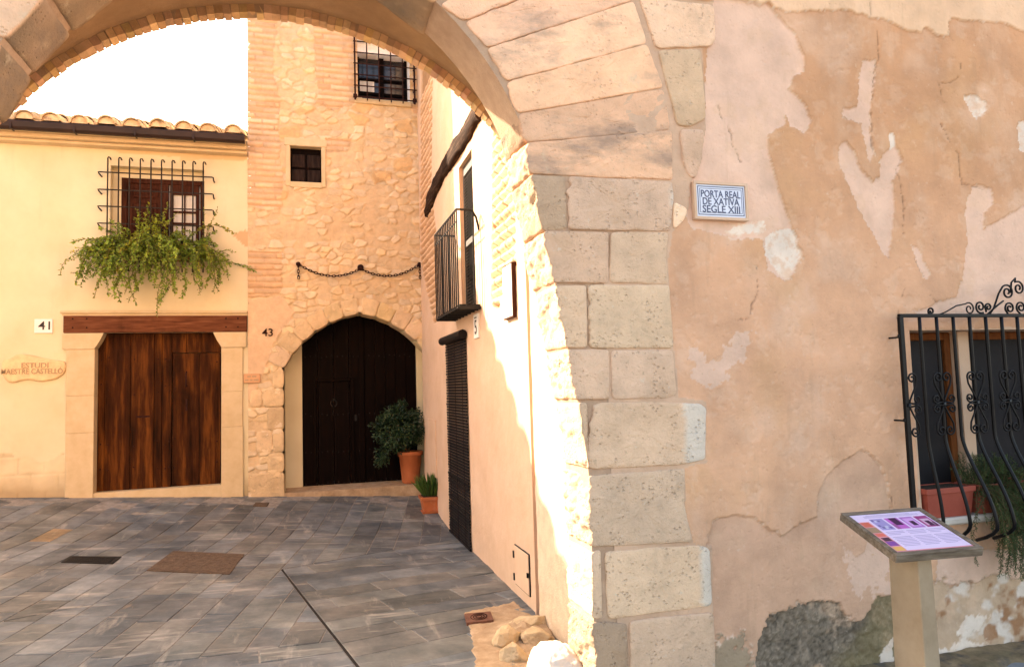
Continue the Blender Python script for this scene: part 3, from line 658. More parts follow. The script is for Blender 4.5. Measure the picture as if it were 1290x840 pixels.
def front(u, v):
    n = len(u); C = np.zeros((n, 3)); h = np.zeros(n)
    lowf = fbm(P2(u, v, 1.1), 5, 70); t = sstep(zref[1], zref[0], v+.25*lowf)[:, None]
    C[:] = PE*(1-t)+ORc*t
    m1 = sstep(.0, .45, fbm(P2(u, v, 2.6), 5, 171))[:, None]; m2 = sstep(.05, .5, fbm(P2(u, v, 1.7), 5, 172))[:, None]; m3 = sstep(.12, .3, fbm(P2(u, v, 7.5), 5, 173, .62))[:, None]
    C = C*(1-.45*m1)+np.array([.70, .47, .335])*.45*m1; C = C*(1-.4*m2)+np.array([.60, .34, .17])*.4*m2; C = C*(1-.15*m3)+np.array([.76, .56, .42])*.15*m3
    C *= (1+.13*fbm(P2(u, v, 2.3), 5, 71))[:, None]; h -= .004*m3[:, 0]
    for k, (P, wp, dh, c) in enumerate(LAY):
        wu = u+wp*fbm(P2(u, v, 9), 5, 100+k, .65)*2.0; wv = v+wp*fbm(P2(u, v, 9), 5, 140+k, .65)*2.0
        i = inpoly(wu, wv, P)
        rim = inpoly(wu+(wp*.5+.006)*fbm(P2(u, v, 26), 4, 180+k, .65)*2.2, wv+(wp*.5+.006)*fbm(P2(u, v, 26), 4, 220+k, .65)*2.2, P) & ~i
        if k not in (10, 13, 14, 19): C[rim] = C[rim]*.45+.55*np.array([.76, .61, .48]); h[rim] = h[rim]*.3+dh*.7
        C[i] = c*(1+.13*fbm(P2(u[i], v[i], 4), 5, 72+k, .6))[:, None]; h[i] = dh+.0025*fbm(P2(u[i], v[i], 13), 4, 260+k)
        mm = sstep(.1, .4, fbm(P2(u[i], v[i], 5.5), 5, 300+k, .6))[:, None]*(.75 if k in (1, 2, 5, 6) else .35); mm = np.maximum(mm, .6*sstep(.0, .35, fbm(P2(u[i], v[i], 22), 4, 330+k, .65))[:, None]) if k in (1, 2, 5, 6) else mm; C[i] = C[i]*(1-mm)+np.array([.72, .47, .31])*mm
        if k in (15,):
            q = fbm(P2(u[i], v[i], 6), 5, 80); b = sstep(.05, .3, q)[:, None]; C[i] = C[i]*(1-b)+WH*.9*b
            b = sstep(.1, .35, fbm(P2(u[i], v[i], 8), 4, 83))[:, None]; C[i] = C[i]*(1-b)+np.array([.36, .18, .09])*b; h[i] += .008*fbm(P2(u[i], v[i], 14), 4, 81)
        if k == 18:
            sp = fbm(P2(u[i], v[i], 45), 4, 82, .7); gg, idn = rubble(u[i]+.03*fbm(P2(u[i], v[i], 9), 3, 88), v[i]+.03*fbm(P2(u[i], v[i], 9), 3, 89), .16, .12, 340); sk = sstep(.05, .2, gg); C[i] *= (np.clip(1+1.0*sp, .3, 2.2)*(.86+.14*sk)*(.85+.35*idn))[:, None]; h[i] += .014*fbm(P2(u[i], v[i], 24), 4, 84)+.006*sk*(.3+idn)
            mo = sstep(.0, .4, fbm(P2(u[i], v[i], 2.5), 3, 85))[:, None]; C[i] = C[i]*(1-mo*.6)+np.array([.24, .185, .085])*mo*.6
    h += .010*lowf+.0035*fbm(P2(u, v, 6), 4, 86)+.0012*fbm(P2(u, v, 40), 2, 87)
    for c in CRK:
        d = segdist(u+.035*fbm(P2(u, v, 8), 5, 90, .65), v+.035*fbm(P2(u, v, 8), 5, 91, .65), c); k = np.clip(1-d/(.0055*(1.0+.9*fbm(P2(u, v, 11), 2, 95))), 0, 1)*(fbm(P2(u, v, 5), 2, 96) > -.22); h -= .012*k; C *= (1-.4*k)[:, None]
    wu = u+.012*fbm(P2(u, v, 8), 4, 92); wv = v+.012*fbm(P2(u, v, 8), 4, 93); i = inpoly(wu, wv, PIERPOLY)
    h[i] = .001+.003*fbm(P2(u[i], v[i], 18), 3, 97); C[i] = np.array([.60, .395, .27])*(1+.15*fbm(P2(u[i], v[i], 9), 3, 94))[:, None]
    e = np.maximum(np.maximum(OP[0]-u, u-OP[2]), np.maximum(OP[1]-v, v-OP[3])); k = np.clip(1-e/.02, 0, 1)*(e > -.001)
    return h-.006*k, C
Uf = axis([(1.72, OP[0], .009), (OP[0], 5.35, .012), (5.35, OP[2], .05), (OP[2], 8.0, .08)]); Vf = axis([(-.2, OP[1], .009), (OP[1], OP[3], .009), (OP[3], 4.95, .009), (4.95, 6.5, .08)])
grid('plaster_wall', Uf, Vf, front, lambda u, v, h: np.c_[u, Y0-h, v], M['front_plaster'], gate, lambda u, v: ((u > OP[0]) & (u < OP[2]) & (v > OP[1]) & (v < OP[3])) | ((u < 1.9) & (v > 2.6) & (np.hypot(u-CR, v-ZS) < 2.6)))
b = MB()
b.box((2.62, 4.25, -.3), (OP[0]-.02, YB-.01, 6.5)); b.box((OP[2]+.02, 4.25, -.3), (8, YB-.01, 6.5)); b.box((OP[0]-.02, 4.25, OP[3]+.02), (OP[2]+.02, YB-.01, 6.5)); b.box((OP[0]-.02, 4.25, -.3), (OP[2]+.02, YB-.01, OP[1]-.02))
b.box((-8, Y0+.02, -.3), (-2.9, YB-.01, 6.5)); b.box((-8, Y0, 6.5), (8, YB, 6.6)); b.box((1.72, Y0+.01, 6.3), (2.62, 4.3, 6.5))
b.build('wall_body', M['alley'], gate)
rv = MB()
for a, c in (((OP[0]-.03, Y0+.004, OP[1]-.03), (OP[0], 4.25, OP[3]+.03)), ((OP[2], Y0+.004, OP[1]-.03), (OP[2]+.03, 4.25, OP[3]+.03)), ((OP[0], Y0+.004, OP[3]), (OP[2], 4.25, OP[3]+.03))): rv.box(a, c)
xm0, xm1 = atY(1213.5, 520, 4.10)[0], atY(1227, 520, 4.10)[0]
rv.box((xm0, 4.10, OP[1]), (xm1, 4.25, OP[3]-.001)); xr0 = xm1+.75; rv.box((xr0, 4.10, OP[1]), (xr0+.11, 4.25, OP[3]-.001))
rv.build('window_reveal', M['alley'], gate)
sl = MB(); sl.box((OP[0]-.04, Y0-.05, OP[1]-.05), (OP[2]+.04, 4.25, OP[1]), None, .012); sl.build('window_sill', M['white_stone'], gate)
for (xa, xb) in ((OP[0]+.004, xm0-.003), (xm1+.003, xr0-.003), (xr0+.113, OP[2]-.004)):
    f = MB(); yf = 4.16; z0, z1 = OP[1]+.003, OP[3]-.003; t = .055
    f.box((xa, yf, z0), (xa+t, yf+.06, z1), None, .006); f.box((xb-t, yf, z0), (xb, yf+.06, z1), None, .006); f.box((xa+t, yf+.002, z1-t), (xb-t, yf+.06, z1), None, .006); f.box((xa+t, yf+.002, z0), (xb-t, yf+.06, z0+t), None, .006)
    wf = f.build('window', M['orange_wood'], gate)
    p = MB(); p.box((xa+t, yf+.03, z0+t), (xb-t, yf+.045, z1-t)); p.build('screen', M['shade_mesh'], wf)
# iron grille with a belly, scrolls and a crest
gr = MB(); YG = 3.835; gx0 = atY(1134, 400, YG)[0]; gz1 = atY(1200, 399, YG)[2]; gz0 = OP[1]-.07
dx = (atY(1281, 399, YG)[0]-atY(1158, 399, YG)[0])/6; xb1 = atY(1158, 399, YG)[0]; nbar = 15; gxr = xb1+dx*(nbar-1)+ (xb1-gx0)
gr.box((gx0-.016, YG-.012, gz0+.02), (gx0+.018, YG+.014, gz1), None, .003); gr.box((gxr-.016, YG-.01, gz0+.02), (gxr+.012, YG+.012, gz1), None, .003)
gr.box((gx0-.012, YG-.012, gz1-.004), (gxr+.012, YG+.014, gz1+.02), None, .003)
for z in (gz1-.14, (gz0+gz1)/2+.02):
    for x in (gx0, gxr): gr.box((x-.03 if x == gx0 else x, YG-.006, z), (x if x == gx0 else x+.03, YG+.006, z+.022), None, .002); gr.box((x-.006, YG, z), (x+.006, Y0+.02, z+.012), None, .002)
for x in (gx0, gxr): gr.box((x-.01, YG, gz0+.02), (x+.01, Y0+.02, gz0+.045), None, .003)
grille = gr.build('window_grille', M['iron'], gate)
zb = gz0+.62
def belly(x, k):
    amp = .215*min(1, (.35+.65*min(k, nbar-1-k)/2)); pts = [(x, YG, gz1)]
    zs = np.linspace(gz1-.1, zb, 8); pts += [(x, YG, z) for z in zs]
    for s in np.linspace(0, 1, 22)[1:]:
        yy = YG-amp*math.sin(min(s*1.12, 1)*math.pi/2)**1.5 if s < .82 else YG-amp*(1-((s-.82)/.18)**2*.75)
        pts.append((x, yy, zb+(gz0-.06*amp/.215-zb)*(1-(1-s)**1.0*1.0 if s < .82 else s)))
    return np.array(pts)
for k in range(nbar):
    t = MB(); P = belly(xb1+dx*k, k); t.tube(P, .0118, None, 8); t.build('bar', M['iron'], grille, True)
def spiral(c, r0, turns, a0, sgn, n=26):
    r = []
    for i in range(n): s = i/(n-1); a = a0+sgn*turns*2*math.pi*s; rr = r0*(1-.78*s); r.append((c[0]+rr*math.cos(a), c[1]+rr*math.sin(a)))
    return r
def motif(x, zc, parent, sides=(-1, 1)):
    t = MB(); y = YG-.012
    for sx in sides:
        for sz in (-1, 1):
            H = .175; c = (x+sx*.036, zc+sz*H)
            sp = spiral(c, .036, 1.35, 0 if sx > 0 else math.pi, sz*sx)
            st = [(x+sx*.004, zc), (x+sx*.010, zc+sz*.03), (x+sx*.040, zc+sz*.085), (x+sx*.066, zc+sz*.130)]
            t.tube([(a, y, b) for a, b in st+sp], .0064, None, 5, flat=(0, 1, 0))
        for sz in (-1, 1):
            c = (x+sx*.062, zc+sz*.034); sp = spiral(c, .030, 1.3, (-sz if sx > 0 else sz)*math.pi/2+ (math.pi if sx < 0 else 0), sz*sx)
            t.tube([(a, y-.002, b) for a, b in [(x+sx*.008, zc+sz*.012)]+sp], .0064, None, 5, flat=(0, 1, 0))
    t.box((x-.012, y-.010, zc-.012), (x+.012, y+.004, zc+.012), None, .003)
    t.build('scroll', M['iron'], parent, True)
zc = atY(1193, 508, YG)[2]
for k in range(1, nbar, 2)if False else range(0, 8): motif(xb1+dx*(2*k+.0)+dx*1.0-dx*0.0, zc, grille) if xb1+dx*(2*k+1) < gxr else None
motif(gx0+.012, zc, grille, (1,)); motif(gxr-.012, zc, grille, (-1,))
xc = xb1+dx*(nbar-1)/2
def G(p): q = atY(p[0], p[1], YG); return (q[0], q[2])
def crest(side):
    t = MB(); mir = (lambda x: x) if side < 0 else (lambda x: 2*xc-x)
    def curve(pts, r=.0068): t.tube([(mir(a), YG, b) for a, b in pts], r, None, 5, flat=(0, 1, 0))
    z0 = gz1+.02
    s0 = G((1173, 392)); curve([(s0[0]+.004, z0)]+spiral(s0, .026, 1.2, math.pi*1.25, -1))
    a = G((1179, 398)); b_ = G((1205, 385)); c_ = G((1221, 389)); curve([a, ((a[0]+b_[0])/2, (a[1]+b_[1])/2-.006), b_]+spiral(c_, .045, 1.4, math.pi*.72, -1), .0052)
    d = G((1235, 386.5)); curve([(d[0]+.02, z0)]+spiral(d, .045, 1.5, -math.pi*.35, -1)); e = G((1245, 387)); curve([(e[0]-.02, z0+.012)]+spiral(e, .028, 1.2, math.pi, -1))
    f0 = G((1246, 397)); f1 = G((1252, 388)); f2 = G((1258, 370)); f3 = G((1263, 361)); fc = G((1269, 368)); curve([f0, f1, f2, f3]+spiral(fc, .052, 1.5, math.pi*.62, -1))
    h0 = G((1243, 397)); h1 = G((1255, 386)); h2 = G((1264, 379)); h3 = G((1275, 372)); hc = G((1283, 363)); curve([h0, h1, h2]); curve([(G((1273, 369))), G((1274, 356)), G((1279, 350.5))]+spiral(hc, .050, 1.5, math.pi*.7, -1))
    i0 = G((1272, 388)); curve([(i0[0]-.02, z0)]+spiral(i0, .042, 1.5, math.pi*1.1, -1)); j0 = G((1286, 387)); curve([(j0[0]-.01, z0)]+spiral(j0, .042, 1.5, math.pi*1.2, -1))
    t.build('crest', M['iron'], grille, True)
crest(-1); crest(1)
# ================================================================== house 41 (left of the square)
D = 11.64
def bY(x, y, Y=D): q = atY(x, y, Y); return (q[0], q[2])
h41 = thing('house', 'cream plastered house with a barrel tiled eave, wide brown door and barred window', 'building', (-4, D, .5))
XT = -.862                                         # where the tower begins
dl, dr = bY(119, 500)[0], bY(279.5, 500)[0]; dtop = bY(200, 419)[1]; dbot = .55
wl, wr = bY(139, 250)[0], bY(257.5, 250)[0]; wtop = bY(150, 209)[1]; wbot = 3.93
BLK = [bY(x, y) for x, y in ((-6, 571), (16, 570), (20, 578), (38, 575), (50, 584), (82, 571), (82, 640), (-6, 640))]
def cream(u, v):
    n = len(u); h = .008*fbm(P2(u, v, 1.2), 4, 200)+.0015*fbm(P2(u, v, 14), 3, 201); C = np.ones((n, 3))*(1+.05*fbm(P2(u, v, 1.5), 4, 202))[:, None]
    i = inpoly(u+.02*fbm(P2(u, v, 8), 3, 203), v+.02*fbm(P2(u, v, 8), 3, 204), np.array(BLK+[]))
    i |= (v < 1.13+.08*fbm(np.c_[u*3, 0*u, 0*u], 3, 205)) & (u < -4.0)
    row = np.floor((v-.62)/.255); o = np.where(row.astype(int) % 2 == 0, 0, .17); cu = (u+o+.04*fbm(P2(u, v, 3), 2, 206)) % .34; cv = (v-.62) % .255
    e = np.minimum(np.minimum(cu, .34-cu), np.minimum(cv, .255-cv)); j = np.clip(e/.012, 0, 1)
    h[i] = (-.012+.010*j+.006*fbm(P2(u, v, 16), 4, 207))[i]; C[i] = (np.array([1.0, .95, .92])*(.86+.14*j)[:, None]*(1+.12*fbm(P2(u, v, 5), 3, 208))[:, None])[i]
    p = inpoly(u+.02*fbm(P2(u, v, 9), 3, 209), v+.02*fbm(P2(u, v, 9), 3, 210), np.array([bY(x, y) for x, y in ((293, 296), (303, 290), (316, 291), (316, 312), (306, 308))])); C[p] = np.array([.86, .66, .55]); h[p] -= .006
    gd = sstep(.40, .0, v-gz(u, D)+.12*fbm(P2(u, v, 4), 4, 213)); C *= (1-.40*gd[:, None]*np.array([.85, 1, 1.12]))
    p = inpoly(u+.03*fbm(P2(u, v, 9), 3, 211), v+.02*fbm(P2(u, v, 9), 3, 212), np.array([bY(x, y) for x, y in ((140, 185), (200, 184), (316, 196), (316, 204), (255, 200), (230, 205), (226, 198), (150, 193))])); C[p] *= np.array([.95, .84, .74])
    return h, C
Uh = axis([(-9, -4.2, .15), (-4.2, wl, .02), (wl, wr, .03), (wr, XT, .02)]); Vh = axis([(-.2, dbot, .025), (dbot, dtop, .02), (dtop, wbot, .02), (wbot, wtop, .03), (wtop, 5.86, .02)])
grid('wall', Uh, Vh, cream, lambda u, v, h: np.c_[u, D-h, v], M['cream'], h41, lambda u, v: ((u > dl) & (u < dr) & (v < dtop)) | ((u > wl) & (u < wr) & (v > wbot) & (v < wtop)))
b = MB(); b.box((-9, D+.30, -.2), (XT, D+4.5, 5.8)); b.build('house_body', M['cream'], h41)
b = MB()
for a, c in (((wl-.02, D+.006, wbot-.02), (wl, D+.30, wtop+.02)), ((wr, D+.006, wbot-.02), (wr+.02, D+.30, wtop+.02)), ((wl, D+.006, wtop), (wr, D+.30, wtop+.02)), ((wl, D+.006, wbot-.02), (wr, D+.30, wbot))): b.box(a, c)
b.build('window_reveal', M['cream'], h41)
# dressed stone door frame
b = MB(); b2 = MB(); jx0 = bY(84, 520)[0]; jx1 = bY(306, 520)[0]; zt = dtop-.002
sz = [-.1, 1.42, 1.95, 2.62]
for k in range(3):
    b.box((jx0+rs.normal(0, .004), D-.035+rs.normal(0, .003), sz[k]+.0005), (dl+.005, D+.2, sz[k+1]-.0005), None, .006)
    b2.box((dr-.005, D-.035+rs.normal(0, .003), sz[k]+.0005), (jx1+rs.normal(0, .004), D+.2, sz[k+1]-.0005), None, .006)
for s_, xa, xb in ((1, jx0-.06, dl), (-1, jx1+.05, dr)):
    (b if s_ == 1 else b2).prism([(xa, 2.625), (xa+s_*.06, 2.622), (xb, 2.622), (xb+s_*.07, 2.74), (xb+s_*.12, zt), (xa, zt)], D-.045, D+.2)
b.build('door_jamb', M['stone_trim'], h41); b2.build('door_jamb', M['stone_trim'], h41)
b = MB(); g0, g1 = float(gz(dl, D))-.06, float(gz(dr, D))-.06
b.prism([(dl+.006, g0), (dr-.006, g1), (dr-.006, .565), (dl+.006, .555)], D-.02, D+.3); b.build('threshold', M['stone_trim'], h41)
b = MB(); lx0, lx1 = bY(81, 408)[0], bY(311.5, 408)[0]; lz1 = bY(200, 398)[1]
b.box((lx0, D-.05, dtop+.002), (lx1, D+.25, lz1), None, .008)
lint = b.build('lintel', M['lintel_wood'], h41)
for x in (lx0+.12, lx0+.3, lx1-.3, lx1-.13):
    for z in (dtop+.06, lz1-.06): stud('bolt_head', x, D-.05, z, .019, M['rust_iron'], lint)
b = MB(); b.box((bY(77, 391)[0], D-.06, lz1+.035), (XT-.004, D+.05, lz1+.075), None, .006); b.box((lx0-.02, D-.03, lz1+.002), (XT-.004, D+.05, lz1+.034)); b.build('ledge', M['stone_trim'], h41)
# plank door with wicket
b = MB(); xs = [dl, dl+.10, dl+.44, dl+.76, dl+.865, dl+1.0]; yd = D+.14; wk0 = dl+1.0+.005; wk1 = dr-.035; wz = 2.55
for k in range(len(xs)-1):
    b.box((xs[k]+.002, yd+rs.normal(0, .004), .56), (xs[k+1]-.002, yd+.06, dtop), None, .004)
for k, (xa, xb) in enumerate(((xs[-1], xs[-1]+.2), (xs[-1]+.2, xs[-1]+.42), (xs[-1]+.42, dr))): b.box((xa+.003, yd+rs.normal(0, .003), wz+.008), (xb-.002, yd+.06, dtop), None, .004)
b.box((wk1+.004, yd, .56), (dr, yd+.06, wz+.004), None, .004)
door = b.build('door', M['door_wood'], h41)
b = MB(); ws = np.linspace(wk0, wk1, 3)+np.array([0, .04, 0])
for k in range(2): b.box((ws[k]+.002, yd+.012+rs.normal(0, .003), .565), (ws[k+1]-.002, yd+.07, wz), None, .004)
b.build('wicket', M['door_wood'], door)
b = MB(); hx = wk0+.20; b.tube([(hx, yd-.004, 2.27), (hx, yd-.045, 2.25), (hx, yd-.05, 2.16), (hx, yd-.045, 2.07), (hx, yd-.004, 2.05)], .011); b.build('handle', M['rust_iron'], door); b = MB(); b.box((hx-.012, yd-.006, 1.68), (hx+.012, yd+.02, 1.86)); b.build('lock_plate', M['rust_iron'], door)
b = MB(); b.box((dl+.52, yd-.010, 1.605), (dl+.70, yd+.01, 1.632), None, .003); b.build('letter_slot', M['rust_iron'], door)
for x in list(np.array(xs[:-1])+.05)+[xs[-1]-.03, wk0+.04, wk1-.05]:
    for z in (.85, 1.2, 2.0, 2.45): stud('nail', x, yd-.006, z+rs.normal(0, .03), .012, M['rust_iron'], door)
# window
b = MB(); yw = D+.16; t = .075; x0, x1, z0, z1 = wl+.11, wr-.003, wbot+.002, wtop-.13
b.box((x0, yw, z0), (x0+t, yw+.07, z1), None, .006); b.box((x1-t, yw, z0), (x1, yw+.07, z1), None, .006); b.box((x0+t, yw+.002, z1-t), (x1-t, yw+.07, z1), None, .006)
xm = (x0+x1)/2+.02
b.box((xm-.04, yw-.01, z0), (xm+.04, yw+.06, z1-t), None, .006)
win = b.build('window', M['window_wood'], h41)
b = MB(); xa, xb = x0+t, xm-.04
b.box((xa, yw+.035, z0), (xb, yw+.05, z1-t))
for za, zb_ in ((z0+.02, z0+.45), (z0+.52, z0+.92), (z0+.99, z1-t-.07)): b.box((xa+.07, yw+.02, za), (xb-.07, yw+.045, zb_), None, .02); b.box((xa+.12, yw+.008, za+.06), (xb-.12, yw+.03, zb_-.06), None, .01)
b.build('shutter', M['window_wood'], win)
b = MB(); xa, xb = xm+.04, x1-t; za = z0+.24
for x in (xa+.045, (xa+xb)/2, xb-.045): b.box((x-.022 if x != (xa+xb)/2 else x-.009, yw+.01, z0), (x+.022 if x != (xa+xb)/2 else x+.009, yw+.05, z1-t), None, .003)
for z in (z0+.02, z0+.33, z0+.62, z0+.80, z1-t-.10): b.box((xa+.06, yw+.013, z-.014 if z < z1-t-.12 else z-.05), (xb-.06, yw+.047, z+.014 if z < z1-t-.12 else z+.10), None, .003)
b.build('casement', M['window_wood'], win)
b = MB(); b.box((xa, yw+.055, z0), (xb, yw+.06, z1-t)); b.build('pane', M['painted_reflection'], win)  # reflected light is painted into the pane as a pale colour
b = MB(); b.box((wl, yw+.072, wbot), (wr, yw+.10, wtop)); b.box((wl, yw+.003, z1), (wr, yw+.071, wtop)); b.box((wl, yw+.003, wbot), (x0, yw+.071, z1)); b.build('window_back', M['cream'], h41)
# rusty bar grille
b = MB(); yg = D-.10; gxs = np.linspace(bY(135.5, 230, yg)[0], bY(256, 230, yg)[0], 10); gzt = bY(140, 198, yg)[1]
for x in gxs: b.tube([(x+.035, yg+.03, gzt-.03), (x+.025, yg, gzt-.004), (x+.008, yg, gzt), (x, yg, gzt-.02), (x, yg, 3.75)], .0105, None, 6)
hz = [bY(196, y, yg)[1] for y in (219.7, 241.2, 261.9, 283, 303.5)]; hx0, hx1 = bY(123, 240, yg)[0], bY(268.5, 240, yg)[0]
for z in hz: b.tube([(hx0+.03, yg+.10, z-.05), (hx0+.012, yg+.016, z-.025), (hx0, yg+.014, z), (hx0+.02, yg+.014, z), (hx1-.02, yg+.014, z), (hx1, yg+.014, z-.005), (hx1+.005, yg+.016, z-.05), (hx1+.005, yg+.10, z-.055)], .0105, None, 6)
b.build('window_grille', M['grey_iron'], h41, True)
# eave: cornice, gutter, tiles
YE = 11.24; ze = 5.70
b = MB(); b.box((-9, D-.16, 5.60), (XT-.003, D+.3, 5.64), None, .004); b.box((-9, D-.24, 5.645), (XT-.003, D+.3, 5.70), None, .004); b.box((-9, YE+.08, 5.705), (XT-.003, D+.5, 5.74)); b.build('cornice', M['stone_trim'], h41)
b = MB(); prof = [(YE-.06, .12), (YE-.065, .10), (YE-.055, .03), (YE-.02, 0), (YE+.03, 0), (YE+.06, .03), (YE+.062, .12)]
V = [(x, y, ze-.02+z) for x in (-9, XT-.01) for y, z in prof]; n = len(prof)
b.add(V, [(i, i+1, n+i+1, n+i) for i in range(n-1)]+[tuple(range(n)), tuple(range(2*n-1, n-1, -1))])
for x in np.arange(-8.6, XT, .78): b.box((x-.012, YE-.072, ze-.025), (x+.012, YE+.07, ze-.018)); b.box((x-.012, YE-.075, ze-.02), (x+.012, YE-.064, ze+.06))
b.build('gutter', M['gutter'], h41)
b = MB(); sl_ = .30; pit = .342; nrow = 10; L_ = .44
x = XT-.17; kk = 0
while x > -9:
    for r_ in range(nrow):
        y_a = YE-.075+r_*L_*.82; za = ze+.150+(y_a-YE)*sl_; V = []; m_ = 9; tn = np.array([1, 1, 1])*rs.normal(1, .13); jx = rs.normal(0, .007); jz = rs.normal(0, .006)
        for k, (yy, zz_, rr) in enumerate(((y_a-.0, za, .128), (y_a+L_, za+L_*sl_-.02, .105))):
            for rad in (rr, rr-.022):
                for j in range(m_): a = math.pi*j/(m_-1); V.append((x+jx+rad*math.cos(a), yy, zz_+jz+rad*math.sin(a)*.95))
        F = []
        for j in range(m_-1): F += [(j, j+1, 2*m_+j+1, 2*m_+j), (m_+j, 3*m_+j, 3*m_+j+1, m_+j+1), (j, m_+j, m_+j+1, j+1)]
        b.add(V, F, tn)
        if r_ == 0:    # mortar plug in the open end
            V = [(x+jx+.104*math.cos(a), y_a+.035, za+jz+.104*math.sin(a)*.95) for a in np.linspace(0, math.pi, 9)]; b.add(V, [tuple(range(9))[::-1]], np.array([1.15, 1.2, 1.25]))
        V = []; xc_ = x-pit/2
        for k, (yy, zz_, rr) in enumerate(((y_a+.05, za+.045, .085), (y_a+L_, za+L_*sl_+.05, .105))):
            for rad in (rr, rr-.015):
                for j in range(m_): a = math.pi+math.pi*j/(m_-1); V.append((xc_+rad*math.cos(a), yy, zz_+rad*math.sin(a)*.8))
        b.add(V, F, tn*.95)
    x -= pit; kk += 1
b.add([(-9, YE+.05, ze+.03), (XT-.003, YE+.05, ze+.03), (XT-.003, YE+4.5, ze+.03+4.45*sl_), (-9, YE+4.5, ze+.03+4.45*sl_)], [(0, 1, 2, 3)])
b.build('roof', M['roof_tile'], h41)
# ================================================================== tower (number 43)
tower = thing('tower_house', 'tall tower house of rubble stone and brick quoins with a pointed arch doorway', 'building', (.5, D, .3))
TX1 = 1.84
axd, az0, aw, rise = .83, 2.28, 1.175, .86
e_ = .24; kq = ((aw+e_)**2-e_**2-rise**2)/(2*rise); Rd = math.hypot(aw+e_, kq)
def arch_z(x):
    d = np.abs(np.asarray(x, float)-axd); return az0-kq+np.sqrt(np.maximum(Rd**2-(d+e_)**2, 0))
def in_arch(u, v, mgn=0): return (np.abs(u-axd) < aw+mgn) & (v < np.where(np.abs(u-axd) < aw, arch_z(np.clip(u, axd-aw, axd+aw)), az0)+mgn)
s0, s1, sb, st_ = bY(365.5, 200)[0], bY(405, 200)[0], bY(385, 230)[1], bY(385, 185)[1]
u0, u1, ub, ut = bY(450.5, 100)[0], bY(516, 100)[0], bY(480, 126)[1], bY(480, 52)[1]
BRZ = [[bY(x, y) for x, y in P] for P in ([(312, -60), (345, -60), (352, 0), (343, 90), (352, 130), (352, 200), (356, 212), (356, 262), (338, 268), (320, 262), (312, 262)], [(398, -60), (452, -60), (452, 128), (420, 140), (400, 130), (396, 60)], [(312, 318), (356, 316), (354, 372), (312, 376)], [(410, 174), (442, 176), (440, 190), (412, 192)], [(517, 40), (545, 40), (545, 330), (533, 330), (530, 150), (520, 140)])]
cell = .20
MO = np.array([.60, .445, .28])
def towerf(u, v):
    n = len(u); wu = u+.05*fbm(P2(u, v, 7), 3, 300); wv = v+.035*fbm(P2(u, v, 7), 3, 301)
    g, idn = rubble(wu, wv, .185, .105, 310); show = sstep(.30, .55, idn+.35*fbm(P2(u, v, 1.1), 3, 302)+.12*(v < 4.2))
    st = sstep(.07, .19, g)*show; C = np.tile(MO, (n, 1)); id2 = (idn*7.13) % 1; id3 = (idn*17.7) % 1
    sc = np.array([.64, .49, .32])*(.88+.26*id2)[:, None]*np.c_[np.ones(n), .97+.1*id3, .88+.3*id3]
    C = C*(1-st[:, None]*.9)+sc*st[:, None]*.9; h = .024*st*(.4+.8*id2)
    g2, idb = rubble(wu+3.3, wv, .36, .22, 330); bs = sstep(.06, .2, g2)*(idb > .80)*(v > 4.6); C = C*(1-bs[:, None])+(np.array([.60, .40, .21])*(.85+.3*id2)[:, None])*bs[:, None]; h = np.maximum(h, .02*bs)
    h += .010*fbm(P2(u, v, 11), 4, 303)+.004*fbm(P2(u, v, 45), 3, 304); C *= (1+.10*fbm(P2(u, v, 3), 4, 305))[:, None]
    bm = np.zeros(n, bool)
    for P in BRZ: bm |= inpoly(u+.05*fbm(P2(u, v, 5), 3, 306), v+.03*fbm(P2(u, v, 5), 3, 307), np.array(P))
    ph = .093; vw = v+.008*fbm(P2(u, v, 3), 3, 308); row = np.floor(vw/ph).astype(int); L = np.where(row % 2 == 0, .31, .29); uo = u+.155*(row % 2)+.03*_h(row, row*0, row*0, 5); bi = np.floor(uo/L).astype(int); du = (uo/L-bi)*L; dv = vw-row*ph
    e = np.minimum(np.minimum(du, L-du)*1.4, np.minimum(dv, ph-dv)-.008+.004*fbm(P2(u, v, 20), 2, 309)); k = sstep(0, .012, e); rid = _h(row, bi, row*0, 9); r2 = _h(row, bi, row*0, 11)
    bc = np.array([.61, .43, .275])*(.84+.3*rid)[:, None]*np.c_[np.ones(n), .92+.16*r2, .85+.3*r2]; cb = np.array([.58, .40, .26])*(1-k[:, None])+bc*k[:, None]
    hb = .030*k*(.55+.6*rid)+.006*fbm(P2(u, v, 25), 3, 311); C[bm] = cb[bm]; h[bm] = hb[bm]-.002
    # plaster skim round the lower left and stones of the left pier
    lp = inpoly(u+.05*fbm(P2(u, v, 6), 3, 312), v+.05*fbm(P2(u, v, 6), 3, 313), np.array([bY(x, y) for x, y in ((312, 376), (352, 374), (372, 392), (345, 430), (322, 500), (312, 505))])); C[lp] = (np.array([.64, .455, .30])*(1+.06*fbm(P2(u, v, 6), 3, 314))[:, None])[lp]; h[lp] = (.016+.004*fbm(P2(u, v, 9), 3, 315))[lp]
    return h, C
Ut = axis([(XT, s0, .013), (s0, s1, .016), (s1, u0, .013), (u0, u1, .016), (u1, TX1, .013)]); Vt = axis([(-.1, sb, .013), (sb, st_, .016), (st_, ub, .013), (ub, ut, .016), (ut, 8.2, .014), (8.2, 9.2, .05)])
grid('wall', Ut, Vt, towerf, lambda u, v, h: np.c_[u, D-h, v], M['tower'], tower, lambda u, v: in_arch(u, v, .02) | ((u > s0) & (u < s1) & (v > sb) & (v < st_)) | ((u > u0) & (u < u1) & (v > ub) & (v < ut)))
